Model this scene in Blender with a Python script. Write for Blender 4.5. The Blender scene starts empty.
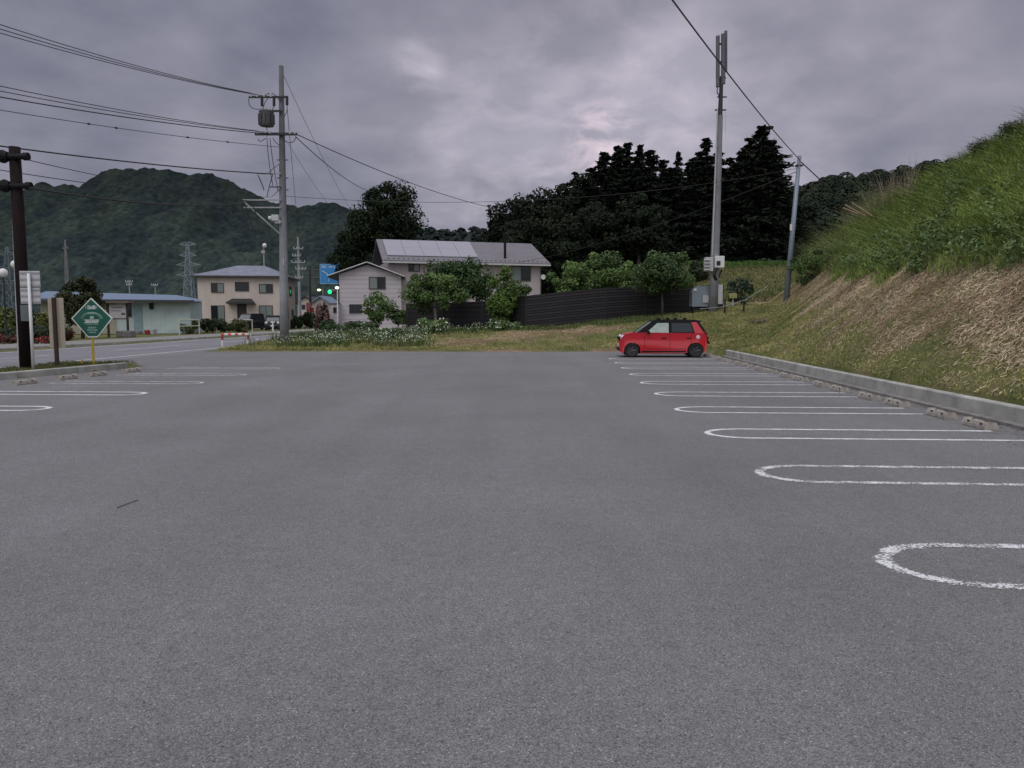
import bpy, math, random
import numpy as np
from mathutils import Vector, Matrix

scene = bpy.context.scene
COL = scene.collection
rng = np.random.default_rng(7)
random.seed(7)

# ------------------------------------------------------------------ camera
F, CX, CY, HCAM = 750.0, 512.0, 384.0, 1.5
PITCH = math.atan((384 - 317) / F)
cp, sp = math.cos(PITCH), math.sin(PITCH)

def P(px, py, Y):
    """world point seen at this place of the photo, standing Y metres away"""
    u, v = (px - CX) / F, (CY - py) / F
    k = Y / (cp + v * sp)
    return Vector((u * k, Y, HCAM + (-sp + v * cp) * k))

def G(px, py, z=0.0):
    """point of the level z under this place of the photo"""
    u, v = (px - CX) / F, (CY - py) / F
    k = (z - HCAM) / (-sp + v * cp)
    return Vector((u * k, (cp + v * sp) * k, z))

TH = 0.057
cT, sT = math.cos(TH), math.sin(TH)
def LR(R, S, z=0.0):            # car park axes: R across, S along
    return Vector((R * cT + S * sT, -R * sT + S * cT, z))
def toRS(x, y):
    return x * cT - y * sT, x * sT + y * cT

# ------------------------------------------------------------------ noise
def sm(x, a, b):
    t = np.clip((x - a) / (b - a), 0, 1)
    return t * t * (3 - 2 * t)
_tab = np.random.default_rng(3).random((256, 256))
def vnoise(x, y):
    xi = np.floor(x).astype(int); yi = np.floor(y).astype(int)
    fx = x - xi; fy = y - yi
    fx = fx * fx * (3 - 2 * fx); fy = fy * fy * (3 - 2 * fy)
    a = _tab[xi & 255, yi & 255]; b = _tab[(xi + 1) & 255, yi & 255]
    c = _tab[xi & 255, (yi + 1) & 255]; d = _tab[(xi + 1) & 255, (yi + 1) & 255]
    return (a * (1 - fx) + b * fx) * (1 - fy) + (c * (1 - fx) + d * fx) * fy
def fbm(x, y, o=4):
    s = 0; a = .5; t = 0
    for i in range(o):
        s = s + a * vnoise(x + 17.3 * i, y + 5.1 * i); t += a
        x = x * 2.03; y = y * 2.03; a *= .5
    return s / t

# ------------------------------------------------------------------ mesh builder
class MB:
    def __init__(self):
        self.V = []; self.Fc = []; self.C = []; self.n = 0; self.T = None
        self.col = (1, 1, 1)
    def add(self, v, f, c=None):
        v = np.asarray(v, float)
        if self.T is not None:
            M = np.array(self.T)
            v = v @ M[:3, :3].T + M[:3, 3]
        for g in (f if isinstance(f, list) else [f]):
            self.Fc.append(np.asarray(g, int).reshape(-1, len(g[0])) + self.n)
        self.V.append(v)
        if c is None: c = np.tile(np.array(self.col, float), (len(v), 1))
        self.C.append(np.asarray(c, float)); self.n += len(v)
    def box(self, a, b, rot=0.0):
        """box from corner a to corner b"""
        x0, y0, z0 = a; x1, y1, z1 = b
        v = np.array([(x0, y0, z0), (x1, y0, z0), (x1, y1, z0), (x0, y1, z0),
                      (x0, y0, z1), (x1, y0, z1), (x1, y1, z1), (x0, y1, z1)], float)
        if rot:
            c = v.mean(0); r = np.array(Matrix.Rotation(rot, 3, 'Z')); v = (v - c) @ r.T + c
        self.add(v, [[(0, 3, 2, 1)], [(4, 5, 6, 7)], [(0, 1, 5, 4)], [(1, 2, 6, 5)], [(2, 3, 7, 6)], [(3, 0, 4, 7)]])
        return self
    def cbox(self, c, s, rot=0.0):
        return self.box([c[i] - s[i] / 2 for i in range(3)], [c[i] + s[i] / 2 for i in range(3)], rot)
    def tube(self, pts, r, n=8, caps=True):
        pts = [Vector(p) for p in pts]
        rr = [r] * len(pts) if not hasattr(r, '__len__') else r
        vs = []; prev = None
        for i, p in enumerate(pts):
            d = (pts[min(i + 1, len(pts) - 1)] - pts[max(i - 1, 0)]).normalized()
            if prev is None:
                up = Vector((0, 0, 1)) if abs(d.z) < .9 else Vector((1, 0, 0))
                e = d.cross(up).normalized()
            else:
                e = (prev - d * prev.dot(d)).normalized()
            g = d.cross(e); prev = e
            for k in range(n):
                a = 2 * math.pi * k / n
                vs.append(p + (e * math.cos(a) + g * math.sin(a)) * rr[i])
        fs = []
        for i in range(len(pts) - 1):
            for k in range(n):
                fs.append((i * n + k, i * n + (k + 1) % n, (i + 1) * n + (k + 1) % n, (i + 1) * n + k))
        fl = [fs]
        if caps:
            fl.append([tuple(range(n))[::-1]]); fl.append([tuple((len(pts) - 1) * n + k for k in range(n))])
        self.add([tuple(v) for v in vs], fl)
        return self
    def prism(self, poly, y0, y1):
        """poly in x,z pushed out along y"""
        n = len(poly)
        v = [(p[0], y0, p[1]) for p in poly] + [(p[0], y1, p[1]) for p in poly]
        q = [(i, (i + 1) % n, (i + 1) % n + n, i + n) for i in range(n)]
        self.add(v, [[tuple(range(n))], [tuple(range(2 * n - 1, n - 1, -1))], q])
        return self
    def face(self, pts):
        self.add([tuple(p) for p in pts], [[tuple(range(len(pts)))]])
        return self
    def sphere(self, c, r, nu=12, nv=8, sc=(1, 1, 1)):
        v = []; f = []
        for j in range(nv + 1):
            t = math.pi * j / nv
            for i in range(nu):
                a = 2 * math.pi * i / nu
                v.append((c[0] + r * sc[0] * math.sin(t) * math.cos(a), c[1] + r * sc[1] * math.sin(t) * math.sin(a), c[2] + r * sc[2] * math.cos(t)))
        for j in range(nv):
            for i in range(nu):
                f.append((j * nu + i, (j + 1) * nu + i, (j + 1) * nu + (i + 1) % nu, j * nu + (i + 1) % nu))
        self.add(v, [f]); return self
    def disc(self, c, r, axis='y', th=.02, n=20):
        v = []
        for s in (0, 1):
            for i in range(n):
                a = 2 * math.pi * i / n
                p = {'y': (c[0] + r * math.cos(a), c[1] + s * th, c[2] + r * math.sin(a)),
                     'z': (c[0] + r * math.cos(a), c[1] + r * math.sin(a), c[2] + s * th),
                     'x': (c[0] + s * th, c[1] + r * math.cos(a), c[2] + r * math.sin(a))}[axis]
                v.append(p)
        q = [(i, (i + 1) % n, (i + 1) % n + n, i + n) for i in range(n)]
        self.add(v, [[tuple(range(n))[::-1]], [tuple(range(n, 2 * n))], q]); return self
    def quads(self, c, a, b, col):
        """many free quads: centres c, half axes a, b"""
        n = len(c)
        v = np.stack([c - a - b, c + a - b * .6, c + a * 1.1 + b, c - a * .7 + b * .9], 1).reshape(-1, 3)
        f = np.arange(4 * n).reshape(n, 4)
        self.add(v, [f], np.repeat(col, 4, 0)); return self
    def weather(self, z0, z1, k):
        """painted shade: colour darkens with height, like a backlit pole top"""
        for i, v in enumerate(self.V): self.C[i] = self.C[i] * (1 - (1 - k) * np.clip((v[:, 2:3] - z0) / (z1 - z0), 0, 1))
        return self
    def build(self, name, mat, parent=None, smooth=False, bevel=0.0, seg=2):
        V = np.concatenate(self.V); C = np.concatenate(self.C)
        off = Vector((0, 0, 0)); p = parent
        while p is not None:
            off += Vector(p.location); p = p.parent
        loc = Vector((0, 0, 0))
        if parent is None:
            mn, mx = V.min(0), V.max(0)
            loc = Vector(((mn[0] + mx[0]) / 2, (mn[1] + mx[1]) / 2, mn[2])); off = loc
        V = V - np.array(off)
        me = bpy.data.meshes.new(name)
        me.vertices.add(len(V)); me.vertices.foreach_set('co', V.astype(np.float32).ravel())
        idx = np.concatenate([f.ravel() for f in self.Fc])
        ks = np.concatenate([np.full(len(f), f.shape[1]) for f in self.Fc])
        st = np.concatenate([[0], np.cumsum(ks)[:-1]])
        me.loops.add(len(idx)); me.loops.foreach_set('vertex_index', idx.astype(np.int32))
        me.polygons.add(len(ks)); me.polygons.foreach_set('loop_start', st.astype(np.int32))
        me.polygons.foreach_set('use_smooth', np.full(len(ks), bool(smooth)))
        me.update(calc_edges=True)
        at = me.color_attributes.new('Col', 'FLOAT_COLOR', 'POINT')
        at.data.foreach_set('color', np.concatenate([C, np.ones((len(C), 1))], 1).astype(np.float32).ravel())
        me.materials.append(mat)
        o = bpy.data.objects.new(name, me); COL.objects.link(o)
        o.location = loc
        if parent is not None: o.parent = parent
        if bevel:
            m = o.modifiers.new('bevel', 'BEVEL'); m.width = bevel; m.segments = seg; m.limit_method = 'ANGLE'; m.angle_limit = math.radians(35)
        return o

def tag(o, label=None, cat=None, group=None, kind=None):
    if label: o['label'] = label
    if cat: o['category'] = cat
    if group: o['group'] = group
    if kind: o['kind'] = kind
    return o
def thing(name, loc, label, cat, group=None):
    o = bpy.data.objects.new(name, None); COL.objects.link(o); o.empty_display_size = .2
    o.location = loc
    return tag(o, label, cat, group)
def copy_tree(o, parent=None):
    c = o.copy(); COL.objects.link(c); c.parent = parent
    for ch in list(o.children): copy_tree(ch, c)
    return c

# ------------------------------------------------------------------ materials
MATS = {}
def mat(name, col, rough=.7, metal=0.0, var=.15, scale=3.0, spec=.5, vcol=False, bump=0.0, bscale=30, emit=None, coat=0, stretch=None):
    if name in MATS: return MATS[name]
    m = bpy.data.materials.new(name); m.use_nodes = True; MATS[name] = m
    nt = m.node_tree; N = nt.nodes; L = nt.links
    b = N['Principled BSDF']; b.inputs['Roughness'].default_value = rough; b.inputs['Metallic'].default_value = metal
    b.inputs['Specular IOR Level'].default_value = spec
    b.inputs['Coat Weight'].default_value = coat
    tc = N.new('ShaderNodeTexCoord'); vec = tc.outputs['Object']
    if stretch:
        mp = N.new('ShaderNodeMapping'); mp.inputs['Scale'].default_value = stretch
        L.new(vec, mp.inputs['Vector']); vec = mp.outputs[0]
    nz = N.new('ShaderNodeTexNoise'); nz.inputs['Scale'].default_value = scale; nz.inputs['Detail'].default_value = 5
    L.new(vec, nz.inputs['Vector'])
    mr = N.new('ShaderNodeMapRange'); mr.inputs['From Min'].default_value = .25; mr.inputs['From Max'].default_value = .75
    mr.inputs['To Min'].default_value = 1 - var; mr.inputs['To Max'].default_value = 1 + var
    L.new(nz.outputs['Fac'], mr.inputs['Value'])
    mx = N.new('ShaderNodeVectorMath'); mx.operation = 'SCALE'
    if vcol:
        at = N.new('ShaderNodeAttribute'); at.attribute_name = 'Col'
        mu = N.new('ShaderNodeVectorMath'); mu.operation = 'MULTIPLY'; mu.inputs[1].default_value = col
        L.new(at.outputs['Color'], mu.inputs[0]); L.new(mu.outputs[0], mx.inputs[0])
    else:
        mx.inputs[0].default_value = col
    L.new(mr.outputs[0], mx.inputs['Scale']); L.new(mx.outputs[0], b.inputs['Base Color'])
    if bump:
        n2 = N.new('ShaderNodeTexNoise'); n2.inputs['Scale'].default_value = bscale; n2.inputs['Detail'].default_value = 6
        L.new(vec, n2.inputs['Vector'])
        bp = N.new('ShaderNodeBump'); bp.inputs['Strength'].default_value = bump; bp.inputs['Distance'].default_value = .02
        L.new(n2.outputs['Fac'], bp.inputs['Height']); L.new(bp.outputs[0], b.inputs['Normal'])
    if emit:
        b.inputs['Emission Color'].default_value = (*emit[0], 1); b.inputs['Emission Strength'].default_value = emit[1]
    return m

def asphalt_mat(name, base):
    m = bpy.data.materials.new(name); m.use_nodes = True; nt = m.node_tree; N = nt.nodes; L = nt.links
    b = N['Principled BSDF']; b.inputs['Roughness'].default_value = .82; b.inputs['Specular IOR Level'].default_value = .35
    tc = N.new('ShaderNodeTexCoord')
    def vor(sc):
        v = N.new('ShaderNodeTexVoronoi'); v.inputs['Scale'].default_value = sc; v.inputs['Randomness'].default_value = 1
        L.new(tc.outputs['Object'], v.inputs['Vector']); return v
    def sep(c):
        s = N.new('ShaderNodeSeparateColor'); L.new(c, s.inputs[0]); return s
    def mrange(src, a, b_, c, d):
        r = N.new('ShaderNodeMapRange'); r.inputs[1].default_value = a; r.inputs[2].default_value = b_
        r.inputs[3].default_value = c; r.inputs[4].default_value = d; L.new(src, r.inputs[0]); return r.outputs[0]
    def math_(op, a, b_):
        r = N.new('ShaderNodeMath'); r.operation = op
        for i, q in enumerate((a, b_)):
            if isinstance(q, (int, float)): r.inputs[i].default_value = q
            else: L.new(q, r.inputs[i])
        return r.outputs[0]
    v1 = vor(210); s1 = sep(v1.outputs['Color'])
    v2 = vor(95); s2 = sep(v2.outputs['Color'])
    g1 = mrange(s1.outputs[0], 0, 1, .5, 1.5)
    fleck = mrange(s1.outputs[1], .955, 1.0, 0, 1.5)
    dark = mrange(s2.outputs[0], .9, 1.0, 0, -.32)
    br = mrange(s2.outputs[1], .972, .985, 0, 1.5)
    dist = mrange(v2.outputs['Distance'], .0, .5, 1, 0)
    br = math_('MULTIPLY', br, dist)
    nz = N.new('ShaderNodeTexNoise'); nz.inputs['Scale'].default_value = .35; nz.inputs['Detail'].default_value = 6; nz.inputs['Roughness'].default_value = .6
    L.new(tc.outputs['Object'], nz.inputs['Vector'])
    big = mrange(nz.outputs['Fac'], .3, .7, .88, 1.12)
    n3 = N.new('ShaderNodeTexNoise'); n3.inputs['Scale'].default_value = 9; n3.inputs['Detail'].default_value = 4
    L.new(tc.outputs['Object'], n3.inputs['Vector'])
    mid = mrange(n3.outputs['Fac'], .3, .7, .93, 1.07)
    t = math_('ADD', math_('ADD', math_('ADD', g1, fleck), dark), br)
    n6 = N.new('ShaderNodeTexNoise'); n6.inputs['Scale'].default_value = 1.3; n6.inputs['Detail'].default_value = 3; L.new(tc.outputs['Object'], n6.inputs['Vector'])
    t = math_('MULTIPLY', t, mrange(n6.outputs['Fac'],   .62, .80, 1.0, .91))
    t = math_('MULTIPLY', t, big); t = math_('MULTIPLY', t, mid)
    sc = N.new('ShaderNodeVectorMath'); sc.operation = 'SCALE'; sc.inputs[0].default_value = base
    mpw = N.new('ShaderNodeMapping'); mpw.inputs['Scale'].default_value = (.9, .07, 1); mpw.inputs['Rotation'].default_value = (0, 0, .06); L.new(tc.outputs['Object'], mpw.inputs[0])
    n4 = N.new('ShaderNodeTexNoise'); n4.inputs['Scale'].default_value = 1.4; n4.inputs['Detail'].default_value = 4; L.new(mpw.outputs[0], n4.inputs['Vector'])
    t = math_('MULTIPLY', t, mrange(n4.outputs['Fac'], .3, .7, .94, 1.06))
    L.new(t, sc.inputs['Scale']); L.new(sc.outputs[0], b.inputs['Base Color'])
    bp = N.new('ShaderNodeBump'); bp.inputs['Strength'].default_value = .8; bp.inputs['Distance'].default_value = .0022
    L.new(math_('ADD', v1.outputs['Distance'], math_('MULTIPLY', v2.outputs['Distance'], .5)), bp.inputs['Height']); L.new(bp.outputs[0], b.inputs['Normal'])
    return m

def paint_mat(name, wear):
    """worn line paint: ragged edges, gaps where asphalt shows"""
    m = bpy.data.materials.new(name); m.use_nodes = True; nt = m.node_tree; N = nt.nodes; L = nt.links
    b = N['Principled BSDF']; b.inputs['Roughness'].default_value = .7
    b.inputs['Base Color'].default_value = (.66, .66, .70, 1)
    tc = N.new('ShaderNodeTexCoord')
    at = N.new('ShaderNodeAttribute'); at.attribute_name = 'Col'
    s = N.new('ShaderNodeSeparateColor'); L.new(at.outputs['Color'], s.inputs[0])
    n1 = N.new('ShaderNodeTexNoise'); n1.inputs['Scale'].default_value = 48; n1.inputs['Detail'].default_value = 5; n1.inputs['Roughness'].default_value = .7
    n2 = N.new('ShaderNodeTexNoise'); n2.inputs['Scale'].default_value = 5; n2.inputs['Detail'].default_value = 3
    for n in (n1, n2): L.new(tc.outputs['Object'], n.inputs['Vector'])
    def M(op, a, c):
        r = N.new('ShaderNodeMath'); r.operation = op
        for i, q in enumerate((a, c)):
            if isinstance(q, (int, float)): r.inputs[i].default_value = q
            else: L.new(q, r.inputs[i])
        return r.outputs[0]
    h = M('ADD', M('MULTIPLY', M('SUBTRACT', n1.outputs['Fac'], .5), 3.0), M('MULTIPLY', M('SUBTRACT', n2.outputs['Fac'], .5), 1.4))
    h = M('ADD', h, M('MULTIPLY', s.outputs[0], 1.0))      # 1 in the middle of the stroke, 0 at its rim
    f = N.new('ShaderNodeMapRange'); f.inputs[1].default_value = wear; f.inputs[2].default_value = wear + .12; L.new(h, f.inputs[0])
    tr = N.new('ShaderNodeBsdfTransparent'); mx = N.new('ShaderNodeMixShader')
    L.new(f.outputs[0], mx.inputs[0]); L.new(tr.outputs[0], mx.inputs[1]); L.new(b.outputs[0], mx.inputs[2])
    L.new(mx.outputs[0], N['Material Output'].inputs['Surface'])
    return m

def siding_mat(name, col, pitch=.2, axis=2, depth=.35, var=.06):
    """boards or ribs: a groove every pitch metres"""
    m = mat(name, col, .7, var=var, scale=1.3)
    nt = m.node_tree; N = nt.nodes; L = nt.links
    tc = N.new('ShaderNodeTexCoord'); sx = N.new('ShaderNodeSeparateXYZ'); L.new(tc.outputs['Object'], sx.inputs[0])
    d = N.new('ShaderNodeMath'); d.operation = 'DIVIDE'; L.new(sx.outputs[axis], d.inputs[0]); d.inputs[1].default_value = pitch
    fr = N.new('ShaderNodeMath'); fr.operation = 'FRACT'; L.new(d.outputs[0], fr.inputs[0])
    r = N.new('ShaderNodeMapRange'); r.inputs[1].default_value = 0; r.inputs[2].default_value = .16; r.inputs[3].default_value = 1 - depth; r.inputs[4].default_value = 1
    L.new(fr.outputs[0], r.inputs[0])
    b = N['Principled BSDF']; src = b.inputs['Base Color'].links[0].from_socket
    s = N.new('ShaderNodeVectorMath'); s.operation = 'SCALE'; L.new(src, s.inputs[0]); L.new(r.outputs[0], s.inputs['Scale'])
    L.new(s.outputs[0], b.inputs['Base Color'])
    bp = N.new('ShaderNodeBump'); bp.inputs['Strength'].default_value = .5; bp.inputs['Distance'].default_value = .02
    L.new(fr.outputs[0], bp.inputs['Height']); L.new(bp.outputs[0], b.inputs['Normal'])
    return m

M_asph = asphalt_mat('asphalt', (.152, .149, .160))
M_road = asphalt_mat('road_asphalt', (.175, .172, .195))
M_paint = paint_mat('line_paint', .60)
M_paint_near = paint_mat('line_paint_sprayed', .86)
M_paint_old = paint_mat('line_paint_worn', .82)
M_conc = mat('concrete', (.35, .345, .33), .85, var=.38, scale=2.2, bump=.4, bscale=40)
M_conc_d = mat('concrete_dark', (.2, .19, .19), .9, var=.35, scale=6, bump=.5, bscale=50)
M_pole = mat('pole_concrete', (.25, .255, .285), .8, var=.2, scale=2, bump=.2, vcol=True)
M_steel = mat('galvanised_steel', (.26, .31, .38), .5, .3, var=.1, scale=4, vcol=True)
M_grey = mat('grey_metal', (.28, .29, .31), .5, .2, var=.1)
M_dgrey = mat('dark_metal', (.018, .018, .022), .5, .2, var=.2)
M_black = mat('black_plastic', (.008, .008, .010), .6, var=.1, spec=.15)
M_wire = mat('wire_black', (.012, .012, .014), .6)
M_white = mat('white_paint', (.62, .62, .64), .5, var=.07)
M_lgrey = mat('light_grey_paint', (.42, .42, .44), .6, var=.1)
M_brown = mat('brown_wood_pole', (.018, .012, .013), .9, spec=.1, var=.35, scale=6, bump=.4, stretch=(6, 6, .6))
M_brown2 = mat('brown_post', (.05, .03, .024), .8, var=.25, scale=6)
M_board = mat('beige_board', (.46, .40, .32), .8, var=.12, scale=5, stretch=(1, 1, 4))
M_green = mat('sign_green', (.010, .095, .068), .45, var=.08)
M_signw = mat('sign_white', (.62, .68, .66), .5, var=.05)
M_blue = mat('sign_blue', (.02, .22, .55), .45, var=.05)
M_yel = mat('yellow_post', (.50, .36, .03), .6, var=.15)
M_orange = mat('orange_paint', (.55, .09, .03), .6, var=.15)
M_redd = mat('dark_red_paint', (.28, .03, .03), .6, var=.2)
M_glass = mat('window_glass', (.014, .018, .022), .1, var=.1, spec=.28)
M_curt = mat('curtained_glass', (.15, .175, .175), .25, var=.15, scale=6, stretch=(6, 6, .3))
M_frame = mat('window_frame_dark', (.03, .028, .03), .5)
M_trunk = mat('bark', (.06, .05, .042), .9, var=.4, scale=8, bump=.6)
M_trunk_p = mat('pale_bark', (.26, .24, .21), .9, var=.2, scale=8)
M_leaf = mat('leaves', (1, 1, 1), .6, vcol=True, var=.12, scale=2, spec=.25)
M_leafd = mat('dark_needles', (1, 1, 1), .8, vcol=True, var=.1, scale=1, spec=.1)
M_grass = mat('grass_blades', (1, 1, 1), .7, vcol=True, var=.25, scale=.9, spec=.2)
M_red = mat('car_red', (.46, .008, .022), .28, var=.02, coat=.6)
M_tyre = mat('tyre', (.012, .012, .013), .85)
M_rim = mat('dark_alloy', (.09, .09, .10), .4, .5)
M_carglass = mat('car_glass', (.025, .03, .04), .08, var=.05, spec=.4)
M_carglass_refl = mat('car_glass_reflection', (.33, .40, .37), .1, var=.25, scale=3, spec=.7)  # bright reflection painted into the glass colour
M_lens = mat('lamp_lens', (.6, .6, .62), .15, var=.03)
M_tail = mat('tail_lens', (.25, .01, .01), .25)
M_cdark = mat('car_dark', (.012, .014, .02), .25, coat=.4)
M_csil = mat('car_grey', (.10, .11, .12), .3, coat=.4)

# ------------------------------------------------------------------ terrain
def embank(R, S):
    shift = np.interp(S, [20, 30, 41, 50], [0, 2.0, 4.9, 6.2])
    toe = 6.45
    lawn = .24 + np.clip(R - toe, 0, None) * .26
    Rp = R - shift
    prof = np.interp(Rp, [6.4, 7.3, 9.3, 11.5, 13.3, 15.5, 24, 60], [.24, .95, 2.6, 4.75, 6.7, 7.7, 8.4, 10])
    z = np.where(Rp < 6.45, lawn, prof + .24 + shift * .26 - .24)
    cap = np.interp(S, [-30, 10, 22, 27, 32, 36, 44, 52], [8.2, 7.8, 7.45, 7.1, 6.6, 6.0, 4.9, 3.3]) + np.clip(R - 16, 0, 40) * .05
    k = .6
    h = np.clip(.5 + .5 * (cap - z) / k, 0, 1)
    z = cap * (1 - h) + z * h - k * h * (1 - h)
    return np.where(R < toe, -.03, z)

def H(x, y, rough=True):
    x = np.asarray(x, float); y = np.asarray(y, float)
    R, S = toRS(x, y)
    # verge and the bank up to the fence
    B = np.interp(x, [-14, -6, 3, 7, 10.5, 14], [.22, .52, .95, 1.4, 1.75, 2.2])
    ramp = .10 + .90 * sm(y, 33.0, 41.5)
    rag = (fbm(x * .9, y * .9) - .5) * .5
    m = sm(y + rag, 32.35, 33.1) * sm(R + rag * .5, -15.75, -15.2)
    z = -.03 * (1 - m) + m * B * ramp
    # plateau of the far field on the right
    f = sm(y, 47, 62) * sm(x, 5, 13) * 3.5
    z = z + f * m
    # embankment
    e = embank(R, S)
    w = sm(S, 60, 46)
    w = 1 - sm(S, 46, 60)
    ee = e * w - .03 * (1 - w)
    lim = np.where(S < 28.9, 6.52, 6.3)
    z = np.where(R > lim, np.maximum(z, ee), z)
    # strip of grass behind the kerb on the left
    A = (-12.2, 17.9); Bq = (-11.3, 22.0)
    kx = A[0] + (y - A[1]) * (Bq[0] - A[0]) / (Bq[1] - A[1])
    kx = np.minimum(kx, -11.3 + .22 * (np.minimum(y, 23) - 22))
    st = (1 - sm(x, kx - .16, kx - .10)) * sm(R, -15.0, -14.2) * (1 - sm(y, 22.2, 23.2))
    z = np.where(st > 0, np.maximum(z, -.03 + .20 * st), z)
    # beyond the road
    l = 1 - sm(R, -24.2, -23.7)
    z = z + l * .13
    if rough:
        g = (R > 6.6) | (z > .12)
        z = z + np.where(g, (fbm(x * 1.7, y * 1.7) - .5) * .09 + (fbm(x * .45 + 9, y * .45) - .5) * .35 * sm(R, 7, 9), 0)
    return z

def Hs(x, y):
    return float(H(np.array([x]), np.array([y]))[0])

def axisvals(segs):
    out = []
    for a, b, n in segs: out.append(np.linspace(a, b, n, endpoint=False))
    return np.concatenate(out + [[segs[-1][1]]])

xs = axisvals([(-3000, -300, 12), (-300, -60, 16), (-60, -18, 70), (-18, 5, 92), (5, 7.6, 22), (7.6, 22, 70), (22, 60, 60), (60, 400, 30), (400, 3000, 12)])
ys = axisvals([(-300, -20, 10), (-20, 6, 45), (6, 32, 120), (32, 46, 70), (46, 80, 80), (80, 160, 50), (160, 500, 30), (500, 3500, 15)])
X, Y = np.meshgrid(xs, ys)
Z = H(X, Y)
nx, ny = len(xs), len(ys)
idx = np.arange(nx * ny).reshape(ny, nx)
fq = np.stack([idx[:-1, :-1], idx[:-1, 1:], idx[1:, 1:], idx[1:, :-1]], -1).reshape(-1, 4)
Rg, Sg = toRS(X, Y)
def brownness(x, y):
    """1 on the dry cut slope, 0 on the mown green"""
    R, S = toRS(x, y)
    sh = np.interp(S, [20, 30, 41, 50], [0, 2.0, 4.9, 6.2])
    b = sm(R - sh + (fbm(x * .6, y * .6) - .5) * 3.2, 6.8, 8.3) * (.6 + .4 * sm(fbm(x * .9 + 50, y * .9), .36, .52))
    b2 = (y > 32.5) * (y < 40) * sm(fbm(x * .45 + 4, y * .7), .42, .58) * sm(x, -9, -3) * (1 - sm(x, 5.5, 8))
    return np.maximum(b * (R > 6.4) * (S < 52), b2)
br = brownness(X, Y)
cg = np.stack([br, np.zeros_like(br), np.zeros_like(br)], -1).reshape(-1, 3)
mb = MB(); mb.add(np.stack([X, Y, Z], -1).reshape(-1, 3), [fq], cg)

def ground_mat():
    m = bpy.data.materials.new('ground_earth'); m.use_nodes = True; nt = m.node_tree; N = nt.nodes; L = nt.links
    b = N['Principled BSDF']; b.inputs['Roughness'].default_value = .95; b.inputs['Specular IOR Level'].default_value = .1
    tc = N.new('ShaderNodeTexCoord')
    def nz(s, d=6):
        n = N.new('ShaderNodeTexNoise'); n.inputs['Scale'].default_value = s; n.inputs['Detail'].default_value = d; n.inputs['Roughness'].default_value = .65
        L.new(tc.outputs['Object'], n.inputs['Vector']); return n
    def ramp(src, stops):
        r = N.new('ShaderNodeValToRGB'); e = r.color_ramp.elements
        e[0].position, e[0].color = stops[0][0], (*stops[0][1], 1); e[1].position, e[1].color = stops[-1][0], (*stops[-1][1], 1)
        for p, c in stops[1:-1]:
            q = e.new(p); q.color = (*c, 1)
        L.new(src, r.inputs[0]); return r
    g = ramp(nz(1.1).outputs['Fac'], [(.3, (.07, .09, .03)), (.48, (.12, .13, .05)), (.6, (.17, .15, .08)), (.72, (.19, .145, .095))])
    d = ramp(nz(1.6).outputs['Fac'], [(.3, (.11, .065, .042)), (.45, (.20, .13, .088)), (.58, (.28, .20, .135)), (.7, (.33, .26, .18))])
    fine = nz(28, 4)
    at = N.new('ShaderNodeAttribute'); at.attribute_name = 'Col'
    s = N.new('ShaderNodeSeparateColor'); L.new(at.outputs['Color'], s.inputs[0])
    mx = N.new('ShaderNodeMix'); mx.data_type = 'RGBA'; L.new(s.outputs[0], mx.inputs['Factor']); L.new(g.outputs[0], mx.inputs['A']); L.new(d.outputs[0], mx.inputs['B'])
    r = N.new('ShaderNodeMapRange'); r.inputs[1].default_value = .3; r.inputs[2].default_value = .7; r.inputs[3].default_value = .6; r.inputs[4].default_value = 1.35
    L.new(fine.outputs['Fac'], r.inputs[0])
    sc = N.new('ShaderNodeVectorMath'); sc.operation = 'SCALE'; L.new(mx.outputs['Result'], sc.inputs[0]); L.new(r.outputs[0], sc.inputs['Scale'])
    L.new(sc.outputs[0], b.inputs['Base Color'])
    bp = N.new('ShaderNodeBump'); bp.inputs['Strength'].default_value = .9; bp.inputs['Distance'].default_value = .06
    L.new(nz(12).outputs['Fac'], bp.inputs['Height']); L.new(bp.outputs[0], b.inputs['Normal'])
    return m
ground = tag(mb.build('ground', ground_mat(), smooth=True), kind='structure')

# asphalt sheets
def sheet(pts, name, m, z):
    b = MB(); b.face([Vector((p.x, p.y, z)) for p in pts]); return tag(b.build(name, m), kind='structure')
sheet([LR(-15.4, -40), LR(6.43, -40), LR(6.43, 29.0), G(734, 353.5), G(690, 352.2), G(640, 350.6), G(628, 349.6), LR(-15.4, 34.2)], 'parking_lot', M_asph, 0.0)
sheet([LR(-24.0, -60), LR(-15.4, -60), LR(-15.4, 260), LR(-24.0, 260)], 'road', M_road, 0.0)
sheet([LR(-80, 108), LR(-24.0, 108), LR(-24.0, 100), LR(-80, 100)], 'side_road', M_road, 0.146)
# pavement on the far side of the road
b = MB(); b.box((0, 0, 0), (1, 1, 1)); b = MB()
v = [LR(-24.0, -60, 0), LR(-24.15, -60, 0), LR(-24.15, 100, 0), LR(-24.0, 100, 0)]
b.add([(*p.xy, z) for z in (-.02, .14) for p in v], [[(3, 2, 1, 0)], [(4, 5, 6, 7)], [(0, 1, 5, 4)], [(1, 2, 6, 5)], [(2, 3, 7, 6)], [(3, 0, 4, 7)]])
tag(b.build('kerb', M_conc), kind='structure')
sheet([LR(-27.6, 30), LR(-24.16, 30), LR(-24.16, 100), LR(-27.6, 100)], 'pavement', mat('pavement', (.20, .195, .19), .9, var=.2, scale=2), 0.141)

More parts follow.
